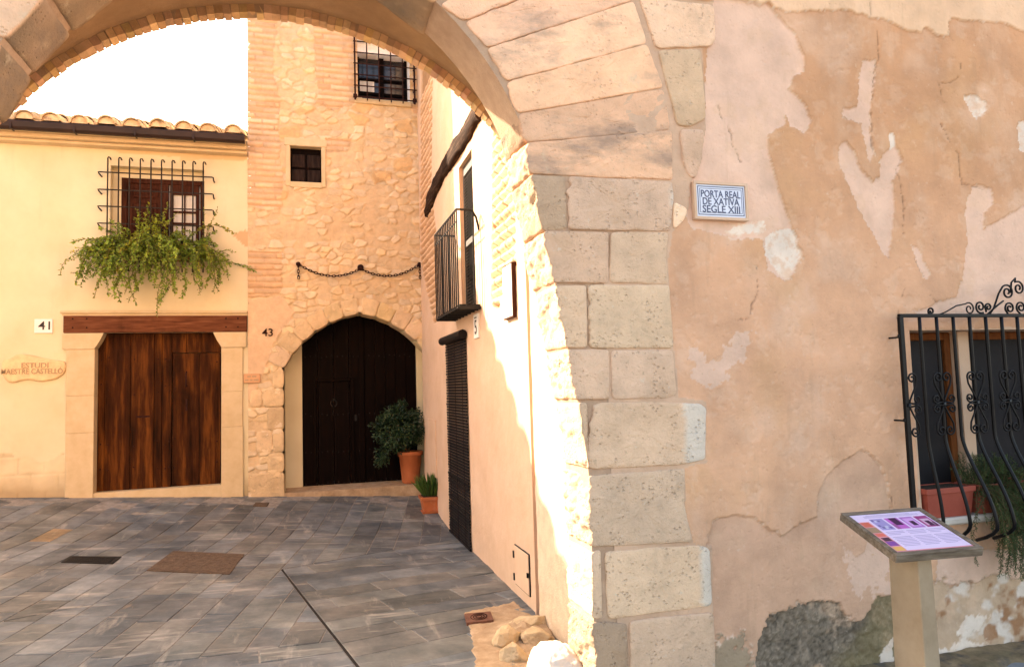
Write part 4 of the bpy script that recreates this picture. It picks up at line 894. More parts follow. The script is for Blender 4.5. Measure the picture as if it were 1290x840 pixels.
b = MB(); b.box((XT, D+.95, -.2), (TX1+.8, D+4.5, 9.2)); b.box((XT, D+.002, 5.0), (XT+.05, D+.95, 9.2)); b.box((XT, D+.002, 9.2), (TX1+.8, D+4.5, 9.25)); b.build('tower_body', M['tower'], tower)
# voussoirs of the doorway and the pier stones beside it
vs_ = MB()
def blk2(poly, tone, seed, yf=D-.024, dep=.40): block(vs_, poly, yf, dep, tone, seed, rough=.008, rag=0, st=.035, bev=.010)
TS = np.array([.62, .46, .29]); N_ = 13; xs_ = []
angL = [(axd+s_*(x)) for s_ in (1,) for x in ()]
th0 = math.acos((aw+e_)/Rd); th1 = math.acos(e_/Rd)
for s_ in (-1, 1):
    tt = np.linspace(th0, th1, 7)
    for k in range(6):
        a, c = tt[k]+.004, tt[k+1]-.004; w_ = rs.uniform(.24, .31); cx, cz = axd-s_*e_, az0-kq
        blk2([(cx+s_*Rd*math.cos(a), cz+Rd*math.sin(a)), (cx+s_*(Rd+w_)*math.cos(a), cz+(Rd+w_)*math.sin(a)), (cx+s_*(Rd+w_*1.05)*math.cos(c), cz+(Rd+w_*1.05)*math.sin(c)), (cx+s_*Rd*math.cos(c), cz+Rd*math.sin(c))], TS*rs.normal(1.02, .05)*np.array([1, rs.normal(1, .02), rs.normal(1, .05)]), 200+k+10*s_)
z = az0-.005
for k, hgt in enumerate((.30, .28, .36, .34, .30, .48, .3)):
    xl = axd-aw-rs.choice([.16, .24, .30]); z2 = max(z-hgt, -.05)
    if k == 5: xl = axd-aw-.50
    blk2([(axd-aw, z2+.006), (axd-aw, z-.006), (xl, z-.006), (xl, z2+.006)], TS*rs.normal(1, .08)*np.array([1, 1, .97]), 260+k); 
    if k % 2 == 1 and k != 5: blk2([(xl-.012, z2+.01), (xl-.012, z-.008), (max(xl-.24, XT+.03), z-.01), (max(xl-.24, XT+.03), z2+.012)], TS*rs.normal(.96, .08), 280+k, D-.022, .1)
    z = z2
vs_.build('doorway_arch', M['arch_stone'], tower, True)
# recess: reveals, back wall, threshold, doors
YR = D+.42
b = MB(); P = [(axd-aw+.01, z) for z in (-.1, az0)]+[(x, float(arch_z(x))+.012) for x in np.linspace(axd-aw+.01, axd+aw-.01, 30)]+[(axd+aw-.01, z) for z in (az0, -.1)]
V = []; F = []
for x, z in P: V += [(x, D+.01, z), (x, YR+.5, z)]
for i in range(len(P)-1): F.append((2*i, 2*i+2, 2*i+3, 2*i+1))
b.add(V, F)
ddl, ddr = bY(381, 540, YR)[0], bY(526, 540, YR)[0]
b.box((axd-aw-.05, YR, -.1), (ddl, YR+.06, 3.6)); b.box((ddr, YR, -.1), (axd+aw+.3, YR+.06, 3.6)); b.build('doorway_recess', M['cream'], tower)
zth = atY(440, 609, YR)[2]
b = MB(); b.add([(axd-aw-.0, D-.03, .02), (TX1-.02, D-.03, .02), (TX1-.02, YR+.1, .02), (axd-aw, YR+.1, .02), (axd-aw, D-.03, float(gz(-.3, D))+.06), (TX1-.02, D-.03, float(gz(-.3, D))+.055), (TX1-.02, YR+.1, zth), (axd-aw, YR+.1, zth)], [(0, 3, 2, 1), (4, 5, 6, 7), (0, 1, 5, 4), (1, 2, 6, 5), (0, 4, 7, 3)])
b.build('threshold', M['earth'], tower)
b = MB(); yd = YR+.04; xm = ddl+(ddr-ddl)*.535
pl_ = np.linspace(ddl, xm, 5)
for k in range(4): b.box((pl_[k]+.002, yd+rs.normal(0, .003), zth), (pl_[k+1]-.002, yd+.05, 3.5), None, .004)
pl_ = np.linspace(xm, ddr, 6)
for k in range(5): b.box((pl_[k]+.002, yd+.01+rs.normal(0, .003), zth), (pl_[k+1]-.002, yd+.06, 3.5), None, .004)
d43 = b.build('door', M['dark_wood'], tower)
b = MB(); wx0, wx1 = ddl+.17, xm-.17; wz1 = atY(400, 477, YR)[2]; t = .05
b.box((wx0, yd-.03, zth+.05), (wx0+t, yd, wz1), None, .006); b.box((wx1-t, yd-.03, zth+.05), (wx1, yd, wz1), None, .006); b.box((wx0+t, yd-.028, wz1-t), (wx1-t, yd, wz1), None, .006); b.box((xm-.09, yd-.02, zth+.02), (xm-.002, yd+.005, 3.4), None, .006); b.build('wicket', M['dark_wood'], d43)
for z in (wz1-.6, wz1-1.2, wz1-1.7, wz1+.35):
    for x in np.arange(ddl+.05, ddr, .085): stud('nail', x, yd-.008, z+rs.normal(0, .01), .013, M['grate'], d43)
b = MB(); kx = (wx0+wx1)/2; kz = atY(420, 508, YR)[2]; b.tube([(kx+.05*math.cos(a), yd-.03, kz+.05*math.sin(a)) for a in np.linspace(0, 2*math.pi, 16, False)], .008, None, 5, True); b.box((kx-.02, yd-.035, kz+.04), (kx+.02, yd, kz+.075)); b.box((xm-.2, yd-.02, kz-.3), (xm-.13, yd, kz-.2)); b.build('knocker', M['grate'], d43)
# small panelled window
b = MB(); f0 = bY(358, 172); f1 = bY(412, 238)
b.box((f0[0], D-.03, st_), (f1[0], D+.2, f0[1]-.02), None, .008); b.box((f0[0]+.02, D-.028, sb-.07), (s0+.002, D+.2, st_-.002), None, .006); b.box((s1-.002, D-.028, sb-.07), (f1[0]-.02, D+.2, st_-.002), None, .006); b.box((s0, D-.032, sb-.09), (s1, D+.2, sb), None, .006); b.build('window_surround', M['stone_trim'], tower)
b = MB(); b.box((s0, D+.12, sb), (s1, D+.17, st_))
wn = b.build('window', M['dark_wood'], tower); b = MB(); xm_ = (s0+s1)/2; hm = (st_-sb-.09)/2
for i in (0, 1):
    for j in (0, 1): xa = s0+.02+i*(xm_-s0); za = sb+.02+j*hm; b.box((xa, D+.09, za), (xa+xm_-s0-.03, D+.12, za+hm-.03), None, .012)
b.build('shutter', M['shutter_wood'], wn)
# barred upper window
b = MB()
for a, c in (((u0-.02, D+.012, ub-.02), (u0, D+.4, ut+.02)), ((u1, D+.012, ub-.02), (u1+.02, D+.4, ut+.02)), ((u0, D+.012, ut), (u1, D+.4, ut+.02)), ((u0, D+.012, ub-.02), (u1, D+.4, ub))): b.box(a, c)
b.box((u0, D+.16, ut-.17), (u1, D+.4, ut)); b.build('window_reveal', M['tower'], tower)
b = MB(); b.box((u0-.05, D-.05, ub-.10), (u1+.02, D+.2, ub-.012), None, .012); b.build('window_sill', M['stone_trim'], tower)
b = MB(); yb_ = D+.30; b.box((u0, yb_, ub), (u0+.05, yb_+.05, ut-.17)); b.box((u1-.05, yb_, ub), (u1, yb_+.05, ut-.17)); b.box((u0+.38, yb_-.02, ub), (u0+.46, yb_+.05, ut-.17)); b.box((u0+.05, yb_, ub+.2), (u1-.05, yb_+.045, ub+.24)); b.box((u0+.05, yb_, ub+.45), (u1-.05, yb_+.045, ub+.48)); wn = b.build('window', M['dark_wood'], tower)
b = MB(); b.box((u0, yb_+.05, ub), (u1, yb_+.06, ut-.17)); b.build('pane', M['glass_dark'], wn)
b = MB(); b.box((u0+.06, yb_+.03, ub+.26), (u0+.30, yb_+.04, ub+.44)); b.build('painted_reflection', M['painted_reflection'], wn)  # pale sheet painted as the light reflected in the upper pane
b = MB(); yg = D-.13; q0 = bY(446.5, 50, yg); q1 = bY(522.5, 127, yg); nx, nz = 6, 6; zt_ = q0[1]
gzb = bY(446.5, 121, yg)[1]
xs = np.linspace(q0[0], q1[0], nx)
for k, x in enumerate(xs): b.tube([(x, yg, gzb-.06), (x, yg, zt_+.05)], .016 if k in (0, nx-1) else .011, None, 6)
for k, z in enumerate(np.linspace(gzb, zt_-.02, nz)): b.tube([(xs[0]-.02, yg+.012, z), (xs[-1]+.04, yg+.012, z)], .011, None, 6); b.tube([(xs[0], yg+.01, z), (xs[0], D+.02, z)], .01); b.tube([(xs[-1], yg+.01, z), (xs[-1], D+.02, z)], .01)
for x in (xs[0], xs[-1]): b.box((x-.03, yg-.02, gzb-.02), (x+.03, yg+.03, gzb+.03))
b.build('window_grille', M['rust_iron'], tower)
# ================================================================== alley house (number 5)
WX = 1.82
def aX(x, y, X=WX): q = atX(x, y, X); return (q[1], q[2])
al = thing('alley_house', 'peach rendered house along the right of the alley with balcony and brick scars', 'building', (WX, 8.5, 0))
BRA = [[aX(x, y) for x, y in P] for P in ([(621, 165), (648, 150), (650, 330), (640, 352), (626, 392), (619, 380)], [(530, 40), (546, 60), (543, 230), (553, 330), (550, 405), (546, 405), (530, 330)])]
bdy0, bdy1 = 7.72, 8.46; bdz0, bdz1 = 2.80, 4.60; YEND = 5.80
def alf(u, v):
    n = len(u); h = .010*fbm(P2(u, v, 1.3), 4, 400)+.003*fbm(P2(u, v, 22), 3, 401); C = np.ones((n, 3))*(1+.05*fbm(P2(u, v, 1.6), 4, 402))[:, None]
    for k, P in enumerate(BRA):
        i = inpoly(u+.05*fbm(P2(u, v, 6), 3, 403), v+.03*fbm(P2(u, v, 6), 3, 404), np.array(P))
        ph = .10; row = np.floor(v/ph).astype(int); dv = v-row*ph; kx = sstep(0, .014, np.minimum(dv, ph-dv)-.012+.006*fbm(P2(u, v, 16), 2, 405)); hb = -.04+.05*kx+.012*fbm(np.c_[u*8, row*3.3, 0*u], 2, 406)
        uo = u+.14*(row % 2); du = uo % .28; kk = sstep(0, .012, np.minimum(du, .28-du)-.004); hb = np.where(kk < .99, np.minimum(hb, -.04+.05*kk), hb)
        h[i] = hb[i]; mk = np.clip(hb[i]/.03+.9, 0, 1)[:, None]; C[i] = (np.array([.62, .50, .36])*(1-mk)+np.array([1.05, 1.0, .92])*mk)*(1+.15*fbm(np.c_[u[i]*3, row[i]*1.7, 0*u[i]], 2, 407))[:, None]
    return h, C
Ua = axis([(YEND, bdy0, .02), (bdy0, bdy1, .03), (bdy1, D-.003, .022)]); Va = axis([(-.2, bdz0, .022), (bdz0, bdz1, .03), (bdz1, 6.6, .022), (6.6, 8.6, .1)])
grid('wall', Ua, Va, alf, lambda u, v, h: np.c_[WX-h, u, v], mat('peach relief', [(.3, (.60, .40, .27)), (.5, (.65, .445, .31)), (.7, (.69, .485, .35))], 2.2, 7, .95, True, .7, 38, .005), al, lambda u, v: (u > bdy0) & (u < bdy1) & (v > bdz0) & (v < bdz1))
b = MB(); b.box((WX-.016, YEND-.025, -.2), (WX+.3, YEND+.004, 8.6)); b.box((WX+.10, YB+.02, -.2), (WX+.3, YEND-.03, 8.6)); b.box((WX+.31, YB+.02, -.2), (6, D+4, 8.6)); b.box((WX+.012, YB+.02, 8.6), (6, D+4, 8.66)); b.build('house_body', M['alley'], al)
b = MB()
for a, c in (((WX+.004, bdy0-.02, bdz0-.02), (WX+.3, bdy0, bdz1+.02)), ((WX+.004, bdy1, bdz0-.02), (WX+.3, bdy1+.02, bdz1+.02)), ((WX+.004, bdy0, bdz1), (WX+.3, bdy1, bdz1+.02)), ((WX+.004, bdy0, bdz0-.02), (WX+.3, bdy1, bdz0))): b.box(a, c)
b.build('balcony_door_reveal', M['alley'], al)
b = MB(); t = .05; xd = WX+.05
b.box((xd, bdy0, bdz0), (xd+.05, bdy0+t, bdz1)); b.box((xd, bdy1-t, bdz0), (xd+.05, bdy1, bdz1)); b.box((xd, bdy0+t, bdz1-.12), (xd+.05, bdy1-t, bdz1)); b.box((xd+.002, bdy0+t, bdz0+.8), (xd+.05, bdy1-t, bdz0+.87)); b.box((xd+.04, bdy0+t, bdz0), (xd+.05, bdy1-t, bdz1-.12))
for z in np.arange(bdz0+.03, bdz1-.14, .038):
    if not (bdz0+.77 < z < bdz0+.88): b.add([(xd+.005, bdy0+t, z), (xd+.005, bdy1-t, z), (xd+.036, bdy1-t, z+.036), (xd+.036, bdy0+t, z+.036), (xd+.001, bdy0+t, z+.006), (xd+.001, bdy1-t, z+.006)], [(0, 1, 2, 3), (0, 4, 5, 1)])
b.build('balcony_door', mat('grey louvre', [(.3, (.07, .065, .06)), (.7, (.10, .092, .085))], 6, 4, .6, False, .1, 50, .002), al)
# balcony
b = MB(); XB = 1.572; y0, y1, zb0, zt_ = 7.48, 8.83, 2.74, 3.83
b.box((XB+.02, y0+.03, zb0+.03), (WX-.004, y1-.03, zb0+.06)); 
for y in (y0, y1): b.box((XB, y-.012, zb0), (WX-.004, y+.012, zb0+.035), None, .003)
for y in np.linspace(y0+.12, y1-.12, 7): b.box((XB+.01, y-.01, zb0), (WX-.004, y+.01, zb0+.028))
bal = b.build('balcony', M['grate'], al)
b = MB(); b.tube([(WX, y0, zt_-.22), (WX-.03, y0, zt_-.08), (WX-.07, y0, zt_-.01), (WX-.11, y0, zt_), (XB, y0, zt_), (XB, (y0+y1)/2, zt_), (XB, y1, zt_), (WX, y1, zt_)], .013, None, 6); b.build('top_rail', M['grate'], bal); b = MB(); b.tube([(XB, y0, zt_-.13), (XB, y1, zt_-.13)], .007); b.build('middle_rail', M['grate'], bal); b = MB(); b.tube([(WX, y0, zb0+.02), (XB, y0, zb0+.02), (XB, y1, zb0+.02), (WX, y1, zb0+.02)], .012); b.build('bottom_rail', M['grate'], bal)
for y in np.linspace(y0, y1, 14): b = MB(); b.tube([(XB, y, zb0+.02), (XB, y, zt_)], .0085, None, 6); b.build('baluster', M['grate'], bal)
for x in (XB+.09, XB+.18): b = MB(); b.tube([(x, y0, zb0+.02), (x, y0, zt_)], .0085, None, 6); b.build('baluster', M['grate'], bal); b = MB(); b.tube([(x, y1, zb0+.02), (x, y1, zt_)], .0085, None, 6); b.build('baluster', M['grate'], bal)
# old timber beam set in the wall
pts = [aX(x, y) for x, y in ((539, 268), (550, 237), (561, 215), (572, 196), (584, 175), (596, 155), (606, 140))]; n = len(pts); k = 18; V = []; F = []
Pt = np.array(pts); Pi = np.c_[np.interp(np.linspace(0, n-1, 60), range(n), Pt[:, 0]), np.interp(np.linspace(0, n-1, 60), range(n), Pt[:, 1])]
Pi[:, 1] += .02*np.sin(np.linspace(0, 7, 60))
for i, (y, z) in enumerate(Pi):
    hh = .125*(1+.05*math.sin(i*.55)+.08*math.sin(i*.21+1)); hh *= min(1, .55+i/10)
    for j in range(k):
        a = 2*math.pi*j/k; sq = lambda q: math.copysign(abs(q)**.55, q); V.append((WX+.01-.075*max(sq(math.sin(a)), -.2), y, z+hh*sq(math.cos(a))))
V = np.array(V); V[:, 0] -= .022*fbm(np.c_[V[:, 0]*6, V[:, 1]*2, V[:, 2]*20], 3, 410); V[:, 2] += .03*fbm(np.c_[V[:, 0]*4, V[:, 1]*4, V[:, 2]*9], 3, 411)
for i in range(59):
    for j in range(k): F.append((i*k+j, i*k+(j+1) % k, (i+1)*k+(j+1) % k, (i+1)*k+j))
F += [tuple(range(k)), tuple(range(59*k, 60*k))[::-1]]
b = MB(); b.add(V, F); b.build('timber_beam', M['beam_wood'], al, True)
# roller blind over the street door
b = MB(); by0, by1 = 8.22, 9.46; z = .02
while z < 2.50:
    dy0, dy1 = rs.normal(0, .006), rs.normal(0, .006); b.box((WX-.028+rs.normal(0, .002), by0+dy0, z), (WX-.013, by1+dy1, z+.030), np.ones(3)*rs.normal(1, .2), .004); z += .036
for y in (by0+.2, (by0+by1)/2, by1-.2): b.tube([(WX-.031, y, .03), (WX-.031, y, 2.5)], .004, (2.2, 2, 2), 4)
bl = b.build('door_blind', M['blind'], al)
b = MB(); b.tube([(WX-.06, by0-.04, 2.53), (WX-.06, by1+.04, 2.53)], .055, None, 10); b.build('roller', M['blind'], bl)
# hatches
for (xa, ya), (xb, yb2), nm in (((649.8, 686), (669, 750), 'meter_hatch'), ((540, 527), (551, 602), 'utility_panel')):
    p0 = aX(xa, ya); p1 = aX(xb, yb2); ylo, yhi = min(p0[0], p1[0]), max(p0[0], p1[0]); zlo, zhi = min(p0[1], p1[1]), max(p0[1], p1[1])
    b = MB(); b.box((WX-.020, ylo, zlo), (WX+.03, yhi, zhi), None, .004); ob = b.build(nm, M['alley'], al)
    b = MB()
    for a, c in (((ylo-.008, zlo-.008), (yhi+.008, zlo)), ((ylo-.008, zhi), (yhi+.008, zhi+.008)), ((ylo-.008, zlo), (ylo, zhi)), ((yhi, zlo), (yhi+.008, zhi))): b.box((WX-.012, a[0], a[1]), (WX+.02, c[0], c[1]))
    if nm == 'meter_hatch':
        for z in (zhi-.08, zlo+.06): b.box((WX-.03, yhi-.012, z-.03), (WX-.005, yhi+.012, z+.03))
        b.box((WX-.03, ylo+.0, (zlo+zhi)/2-.02), (WX-.01, ylo+.02, (zlo+zhi)/2+.02))
        b.build('hinge', M['grate'], ob)
    else: b.build('trim', M['rust_iron'], ob) if False else None
# ================================================================== signs and fittings
def wall_text(mb, body, size, xc, y, zc, width=None, face='-Y', spacing=1.0, rotdeg=0, dep=.0012, c=None, sx=1.0):
    V, F = text_mesh(body, size, extrude=dep, spacing=spacing)
    if width: k = width/(V[:, 0].max()-V[:, 0].min()); V[:, 0] = (V[:, 0]-(V[:, 0].max()+V[:, 0].min())/2)*k
    a = R(rotdeg); X = V[:, 0]*math.cos(a)-V[:, 1]*math.sin(a); Z = V[:, 0]*math.sin(a)+V[:, 1]*math.cos(a)
    P = np.c_[xc+X, y-V[:, 2], zc+Z] if face == '-Y' else np.c_[y-V[:, 2], xc-X, zc+Z]
    mb.add(P, F, c)
# blue and white street tile
q0 = atY(874.5, 231.5, Y0); q1 = atY(938.5, 277, Y0); sx0, sx1, sz0, sz1 = q0[0], q1[0], q1[2]+.006, q0[2]-.004
sg = thing('street_sign', 'white glazed tile with blue lettering set in the plaster beside the arch stones', 'sign', ((sx0+sx1)/2, Y0, sz0))
b = MB(); t = .017
b.box((sx0-t, Y0-.022, sz0-t), (sx1+t, Y0+.02, sz0)); b.box((sx0-t, Y0-.022, sz1), (sx1+t, Y0+.02, sz1+t)); b.box((sx0-t, Y0-.022, sz0), (sx0, Y0+.02, sz1)); b.box((sx1, Y0-.022, sz0), (sx1+t, Y0+.02, sz1)); b.build('plaster_surround', M['alley'], sg)
b = MB(); b.box((sx0+.001, Y0-.014, sz0+.001), (sx1-.001, Y0+.01, sz1-.001), None, .002); b.build('tile', M['tile_white'], sg)
b = MB()
for m_, wd in ((.012, .005), (.026, .0028)):
    x0, x1, z0, z1 = sx0+m_, sx1-m_, sz0+m_, sz1-m_; y = Y0-.0155
    for a, c in (((x0, z0), (x1, z0+wd)), ((x0, z1-wd), (x1, z1)), ((x0, z0+wd), (x0+wd, z1-wd)), ((x1-wd, z0+wd), (x1, z1-wd))): b.box((a[0], y, a[1]), (c[0], y+.003, c[1]))
b.build('border', M['tile_blue'], sg)
xc_ = (sx0+sx1)/2; hh = sz1-sz0
for body, zf, wd in (('PORTA REAL', .70, .80), ('DE XATIVA', .47, .74), ('SEGLE XIII', .235, .76)):
    b = MB(); wall_text(b, body, .064, xc_, Y0-.0155, sz0+hh*zf, (sx1-sx0)*wd); b.build('lettering', M['tile_blue'], sg)
# house number plates
p0 = bY(44, 402); p1 = bY(66.5, 419.5); n41 = thing('house_number_plate', 'square white plate with black number 41 on the cream wall left of the door', 'sign', ((p0[0]+p1[0])/2, D, p1[1]))
b = MB(); b.box((p0[0], D-.022, p1[1]), (p1[0], D+.01, p0[1]), None, .004); b.build('plate', M['white_paint'], n41)
b = MB(); wall_text(b, '41', .17, (p0[0]+p1[0])/2+.01, D-.0235, (p0[1]+p1[1])/2, .15); b.build('number', M['black_paint'], n41)
p0 = bY(331, 414); p1 = bY(343, 425.5); b = MB(); wall_text(b, '43', .165, (p0[0]+p1[0])/2, D-.024, (p0[1]+p1[1])/2+.005, .16, dep=.006)
tag(b.build('house_number', M['rust_iron']), 'dark metal number 43 fixed on the masonry left of the pointed doorway', 'sign')
yc5, zc5 = 7.66, 2.575; n5 = thing('house_number_tile', 'upright white tile with black number 5 below the balcony', 'sign', (WX, yc5, zc5-.13))
b = MB(); b.box((WX-.024, yc5-.105, zc5-.135), (WX+.01, yc5+.105, zc5+.135), None, .004); b.build('plate', M['white_paint'], n5)
b = MB(); wall_text(b, '5', .22, yc5, WX-.0255, zc5-.02, .10, face='-X'); b.box((WX-.026, yc5-.055, zc5+.085), (WX-.0245, yc5+.055, zc5+.10)); b.build('number', M['black_paint'], n5)
# carved stone name plate
P = [(4, 453), (14, 452), (22, 446), (28, 446), (40, 448), (55, 451), (72, 454), (83, 455), (84, 463), (80, 472), (70, 478), (55, 480), (44, 480), (42, 478), (26, 479), (20, 482), (10, 481), (6, 475), (4, 466)]
pp = [bY(*q) for q in P]; st = thing('carved_stone_plaque', 'irregular buff stone slab carved with a studio name, mounted left of the wide door', 'plaque', (float(np.mean([p[0] for p in pp])), D, min(p[1] for p in pp)))
b = MB(); block(b, pp, D-.045, .07, np.array([.72, .51, .29]), 401, rough=.004, rag=0, st=.03, bev=.02); b.build('slab', M['brick'], st, True)
for body, px, py, wd, sz_ in (('ESTUDI', 44, 460.5, 25/75, .105), ('MAESTRE CASTELLÓ', 40.5, 468, 57/75, .105)):
    b = MB(); q = bY(px, py, D-.05); wall_text(b, body, sz_, q[0], D-.048, q[1], wd, rotdeg=-.5, dep=.004); b.build('lettering', M['carved'], st)
# little clay plate beside the arch
p0 = bY(307, 471); p1 = bY(328, 482); cp = thing('clay_plaque', 'small terracotta plate with two lines of lettering between the two doorways', 'plaque', ((p0[0]+p1[0])/2, D, p1[1]))
b = MB(); b.box((p0[0], D-.05, p1[1]), (p1[0], D, p0[1]), None, .006); b.build('plate', mat('pale terracotta', [(.3, (.52, .28, .15)), (.7, (.62, .36, .20))], 8, 5, .9, False, .3, 60, .003), cp)
b = MB(); cz = (p0[1]+p1[1])/2
for z, ws in ((cz+.028, (.05, .06)), (cz-.026, (.05, .035, .07))):
    x = (p0[0]+p1[0])/2-(sum(ws)+.02*(len(ws)-1))/2
    for w_ in ws: b.box((x, D-.0515, z-.011), (x+w_, D-.049, z+.011)); x += w_+.02
b.build('lettering', M['carved'], cp)
# board hung on the alley wall
ya, yb_, za, zb_ = 6.12, 6.44, 2.52, 3.02; wb = thing('wall_board', 'blank pale board with dark wooden edge hanging on the alley wall near the arch', 'board', (WX, (ya+yb_)/2, za))
b = MB(); b.box((WX-.042, ya+.012, za+.012), (WX-.005, yb_-.012, zb_-.012), None, .004); b.build('face', M['white_paint'], wb)
b = MB(); b.box((WX-.038, ya, za), (WX+.01, ya+.011, zb_)); b.box((WX-.038, yb_-.011, za), (WX+.01, yb_, zb_)); b.box((WX-.038, ya+.011, za), (WX+.01, yb_-.011, za+.011)); b.box((WX-.038, ya+.011, zb_-.011), (WX+.01, yb_-.011, zb_)); b.build('frame', M['window_wood'], wb)
# chain with three rosettes
A0, A1, A2 = bY(375.7, 333), bY(454, 339), bY(528, 333.5)
ch = thing('wall_chain', 'rusty iron chain hung in two swags from rosettes above the pointed doorway', 'chain', (A1[0], D, A1[1]))
def links(pa, pb, sag, name='chain'):
    s = np.linspace(0, 1, 200); X = pa[0]+(pb[0]-pa[0])*s; Z = pa[1]+(pb[1]-pa[1])*s-sag*4*s*(1-s); L = np.r_[0, np.cumsum(np.hypot(np.diff(X), np.diff(Z)))]; n = int(L[-1]/.046); b = MB()
    for k in range(n):
        l = (k+.5)*L[-1]/n; x = np.interp(l, L, X); z = np.interp(l, L, Z); x2 = np.interp(l+.01, L, X); z2 = np.interp(l+.01, L, Z); x1 = np.interp(l-.01, L, X); z1 = np.interp(l-.01, L, Z); t = np.array([x2-x1, 0, z2-z1]); t /= np.linalg.norm(t)
        s_ = np.array([0, 1, 0]) if k % 2 else np.array([-t[2], 0, t[0]]); c = np.array([x, D-.055, z])
        b.tube([c+t*.032*math.cos(a)+s_*.017*math.sin(a) for a in np.linspace(0, 2*math.pi, 10, False)], .0075, None, 4, True)
    b.build(name, M['rust_iron'], ch)
links(A0, A1, .155); links(A1, A2, .155); links((A0[0], A0[1]), (A0[0]+.004, A0[1]-.24), 0, 'chain_end'); links((A2[0], A2[1]), (A2[0]+.004, A2[1]-.24), 0, 'chain_end')
for k, p in enumerate((A0, A1, A2)):
    r_ = .05 if k == 1 else .035; b = MB(); b.lathe([(.001, .06), (r_*.5, .055), (r_, .035), (r_, .0)], (0, 0, 0), None, 14); V = b.V[-1]; b.V[-1] = np.c_[V[:, 0]+p[0], D-.015-V[:, 2], V[:, 1]+p[1]+(.02 if k == 1 else 0)]; b.build('rosette', M['rust_iron'], ch, True)
# ================================================================== plants
def leaves(mb, P, Dr, Nn, L, W_, T):
    """many small folded leaves: base point, direction, normal, length, width, colour"""
    P, Dr, Nn = map(np.asarray, (P, Dr, Nn)); Dr = Dr/(np.linalg.norm(Dr, axis=1)[:, None]+1e-9); S = np.cross(Dr, Nn); S /= np.linalg.norm(S, axis=1)[:, None]+1e-9; Nn = np.cross(S, Dr)
    n = len(P); L = np.broadcast_to(L, n)[:, None]; W_ = np.broadcast_to(W_, n)[:, None]
    V = np.stack([P, P+Dr*L*.5+S*W_*.5+Nn*W_*.15, P+Dr*L-Nn*L*.1, P+Dr*L*.5-S*W_*.5+Nn*W_*.15], 1).reshape(-1, 3); i = np.arange(n)*4
    mb.V.append(V); mb.F += np.concatenate([np.stack([i, i+1, i+2], 1), np.stack([i, i+2, i+3], 1)]).__add__(mb.n).tolist(); mb.n += len(V); mb.C.append(np.repeat(T, 4, 0))
def rv3(n, r): v = r.normal(size=(n, 3)); return v/np.linalg.norm(v, axis=1)[:, None]
def tones(n, r, s=.22): b = np.clip(r.normal(1, s, n), .45, 1.7); return np.c_[b*r.normal(1, .08, n), b, b*r.normal(1, .12, n)]
# trailing plant in the barred window
r = np.random.default_rng(21)
vine = thing('trailing_window_plant', 'bushy green trailing plant spilling over the barred window of the cream house', 'plant', ((wl+wr)/2, D-.1, 4.0))
lf, sm = MB(), MB()
def stemline(p, d, n, st, grav, wob):
    pts = [np.array(p, float)]; d = np.array(d, float); d /= np.linalg.norm(d)
    for k in range(n):
        d = d+np.array([0, 0, -grav])+r.normal(0, wob, 3)*np.array([1, .6, 1]); d /= np.linalg.norm(d); q = pts[-1]+d*st
        if q[1] > D-.035 and q[2] < 3.96: q[1] = D-.035
        pts.append(q)
    return np.array(pts)
def dress(pts, rad, gap, Lf, Wf, spread=.6, tn=(1, 1, 1)):
    sm.tube(pts, np.linspace(rad, rad*.4, len(pts)), None, 4); L = np.r_[0, np.cumsum(np.linalg.norm(np.diff(pts, axis=0), axis=1))]; n = int(L[-1]/gap)
    if n < 2: return
    l = np.linspace(.02, L[-1], n); P = np.stack([np.interp(l, L, pts[:, k]) for k in range(3)], 1); T = np.gradient(P, axis=0); T /= np.linalg.norm(T, axis=1)[:, None]+1e-9
    dd = T*.45+rv3(n, r)*spread; fs = r.uniform(.7, 1.25); kp = r.uniform(size=n) < r.uniform(.6, 1); P, dd = P[kp], dd[kp]; n = len(P); leaves(lf, P+rv3(n, r)*.008, dd, rv3(n, r)+np.array([0, -.5, .8]), fs*Lf*r.uniform(.5, 1.35, n), fs*Wf*r.uniform(.6, 1.3, n), tones(n, r, .3)*np.array(tn)*r.uniform(.75, 1.25)*(np.array([1.25, .95, .7]) if r.random() < .1 else 1))
X0, X1 = wl-.02, wr-.02
for k in range(190):     # hanging mass
    x = r.uniform(X0, X1); c = (x-(X0+X1)/2)/((X1-X0)/2)
    dress(stemline((x, D-r.uniform(.02, .16), r.uniform(3.98, 4.22)), (c*.6+r.normal(0, .35), -r.uniform(.25, 1), r.uniform(-.1, .7)), int(r.uniform(6, 24)*(1-.15*abs(c))), .045, .16, .17), .006, .0085, .044, .031)
for k in range(26):      # side sprays
    s_ = -1 if k < 13 else 1; x = X0+.05 if s_ < 0 else X1-.05
    dress(stemline((x+r.uniform(-.1, .1), D-r.uniform(.04, .14), r.uniform(3.95, 4.15)), (s_*r.uniform(.7, 1.2), -r.uniform(0, .3), r.uniform(-.1, .75)), int(r.uniform(7, 14)), .042, .12, .10), .005, .012, .036, .022, .6, (1.12, 1.05, .9))
for k in range(10):      # long trailers
    x = r.choice([X0+.1, X0+.2, X0+.75, X0+.5, X1-.1]); dress(stemline((x, D-.10, 3.98), (-.15+r.normal(0, .3), -.4, -.2), int(r.uniform(16, 22)), .044, .10, .16), .006, .012, .038, .024)
for k in range(64):      # upright growth inside the bars
    x = r.choice([X0+.36, X0+.46, X0+.56, X0+.66, X0+.84, X0+.2, X1-.25]); hgt = {0: 1}.get(0)
    n_ = int(r.uniform(8, 21) if X0+.4 < x < X0+.7 else r.uniform(5, 12)); dress(stemline((x+r.normal(0, .05), D-r.uniform(.0, .09), 3.98), (r.normal(0, .15), -.05, 1), n_, .042, -.0, .10), .006, .009, .044, .030, .7, (1.1, 1, .8))
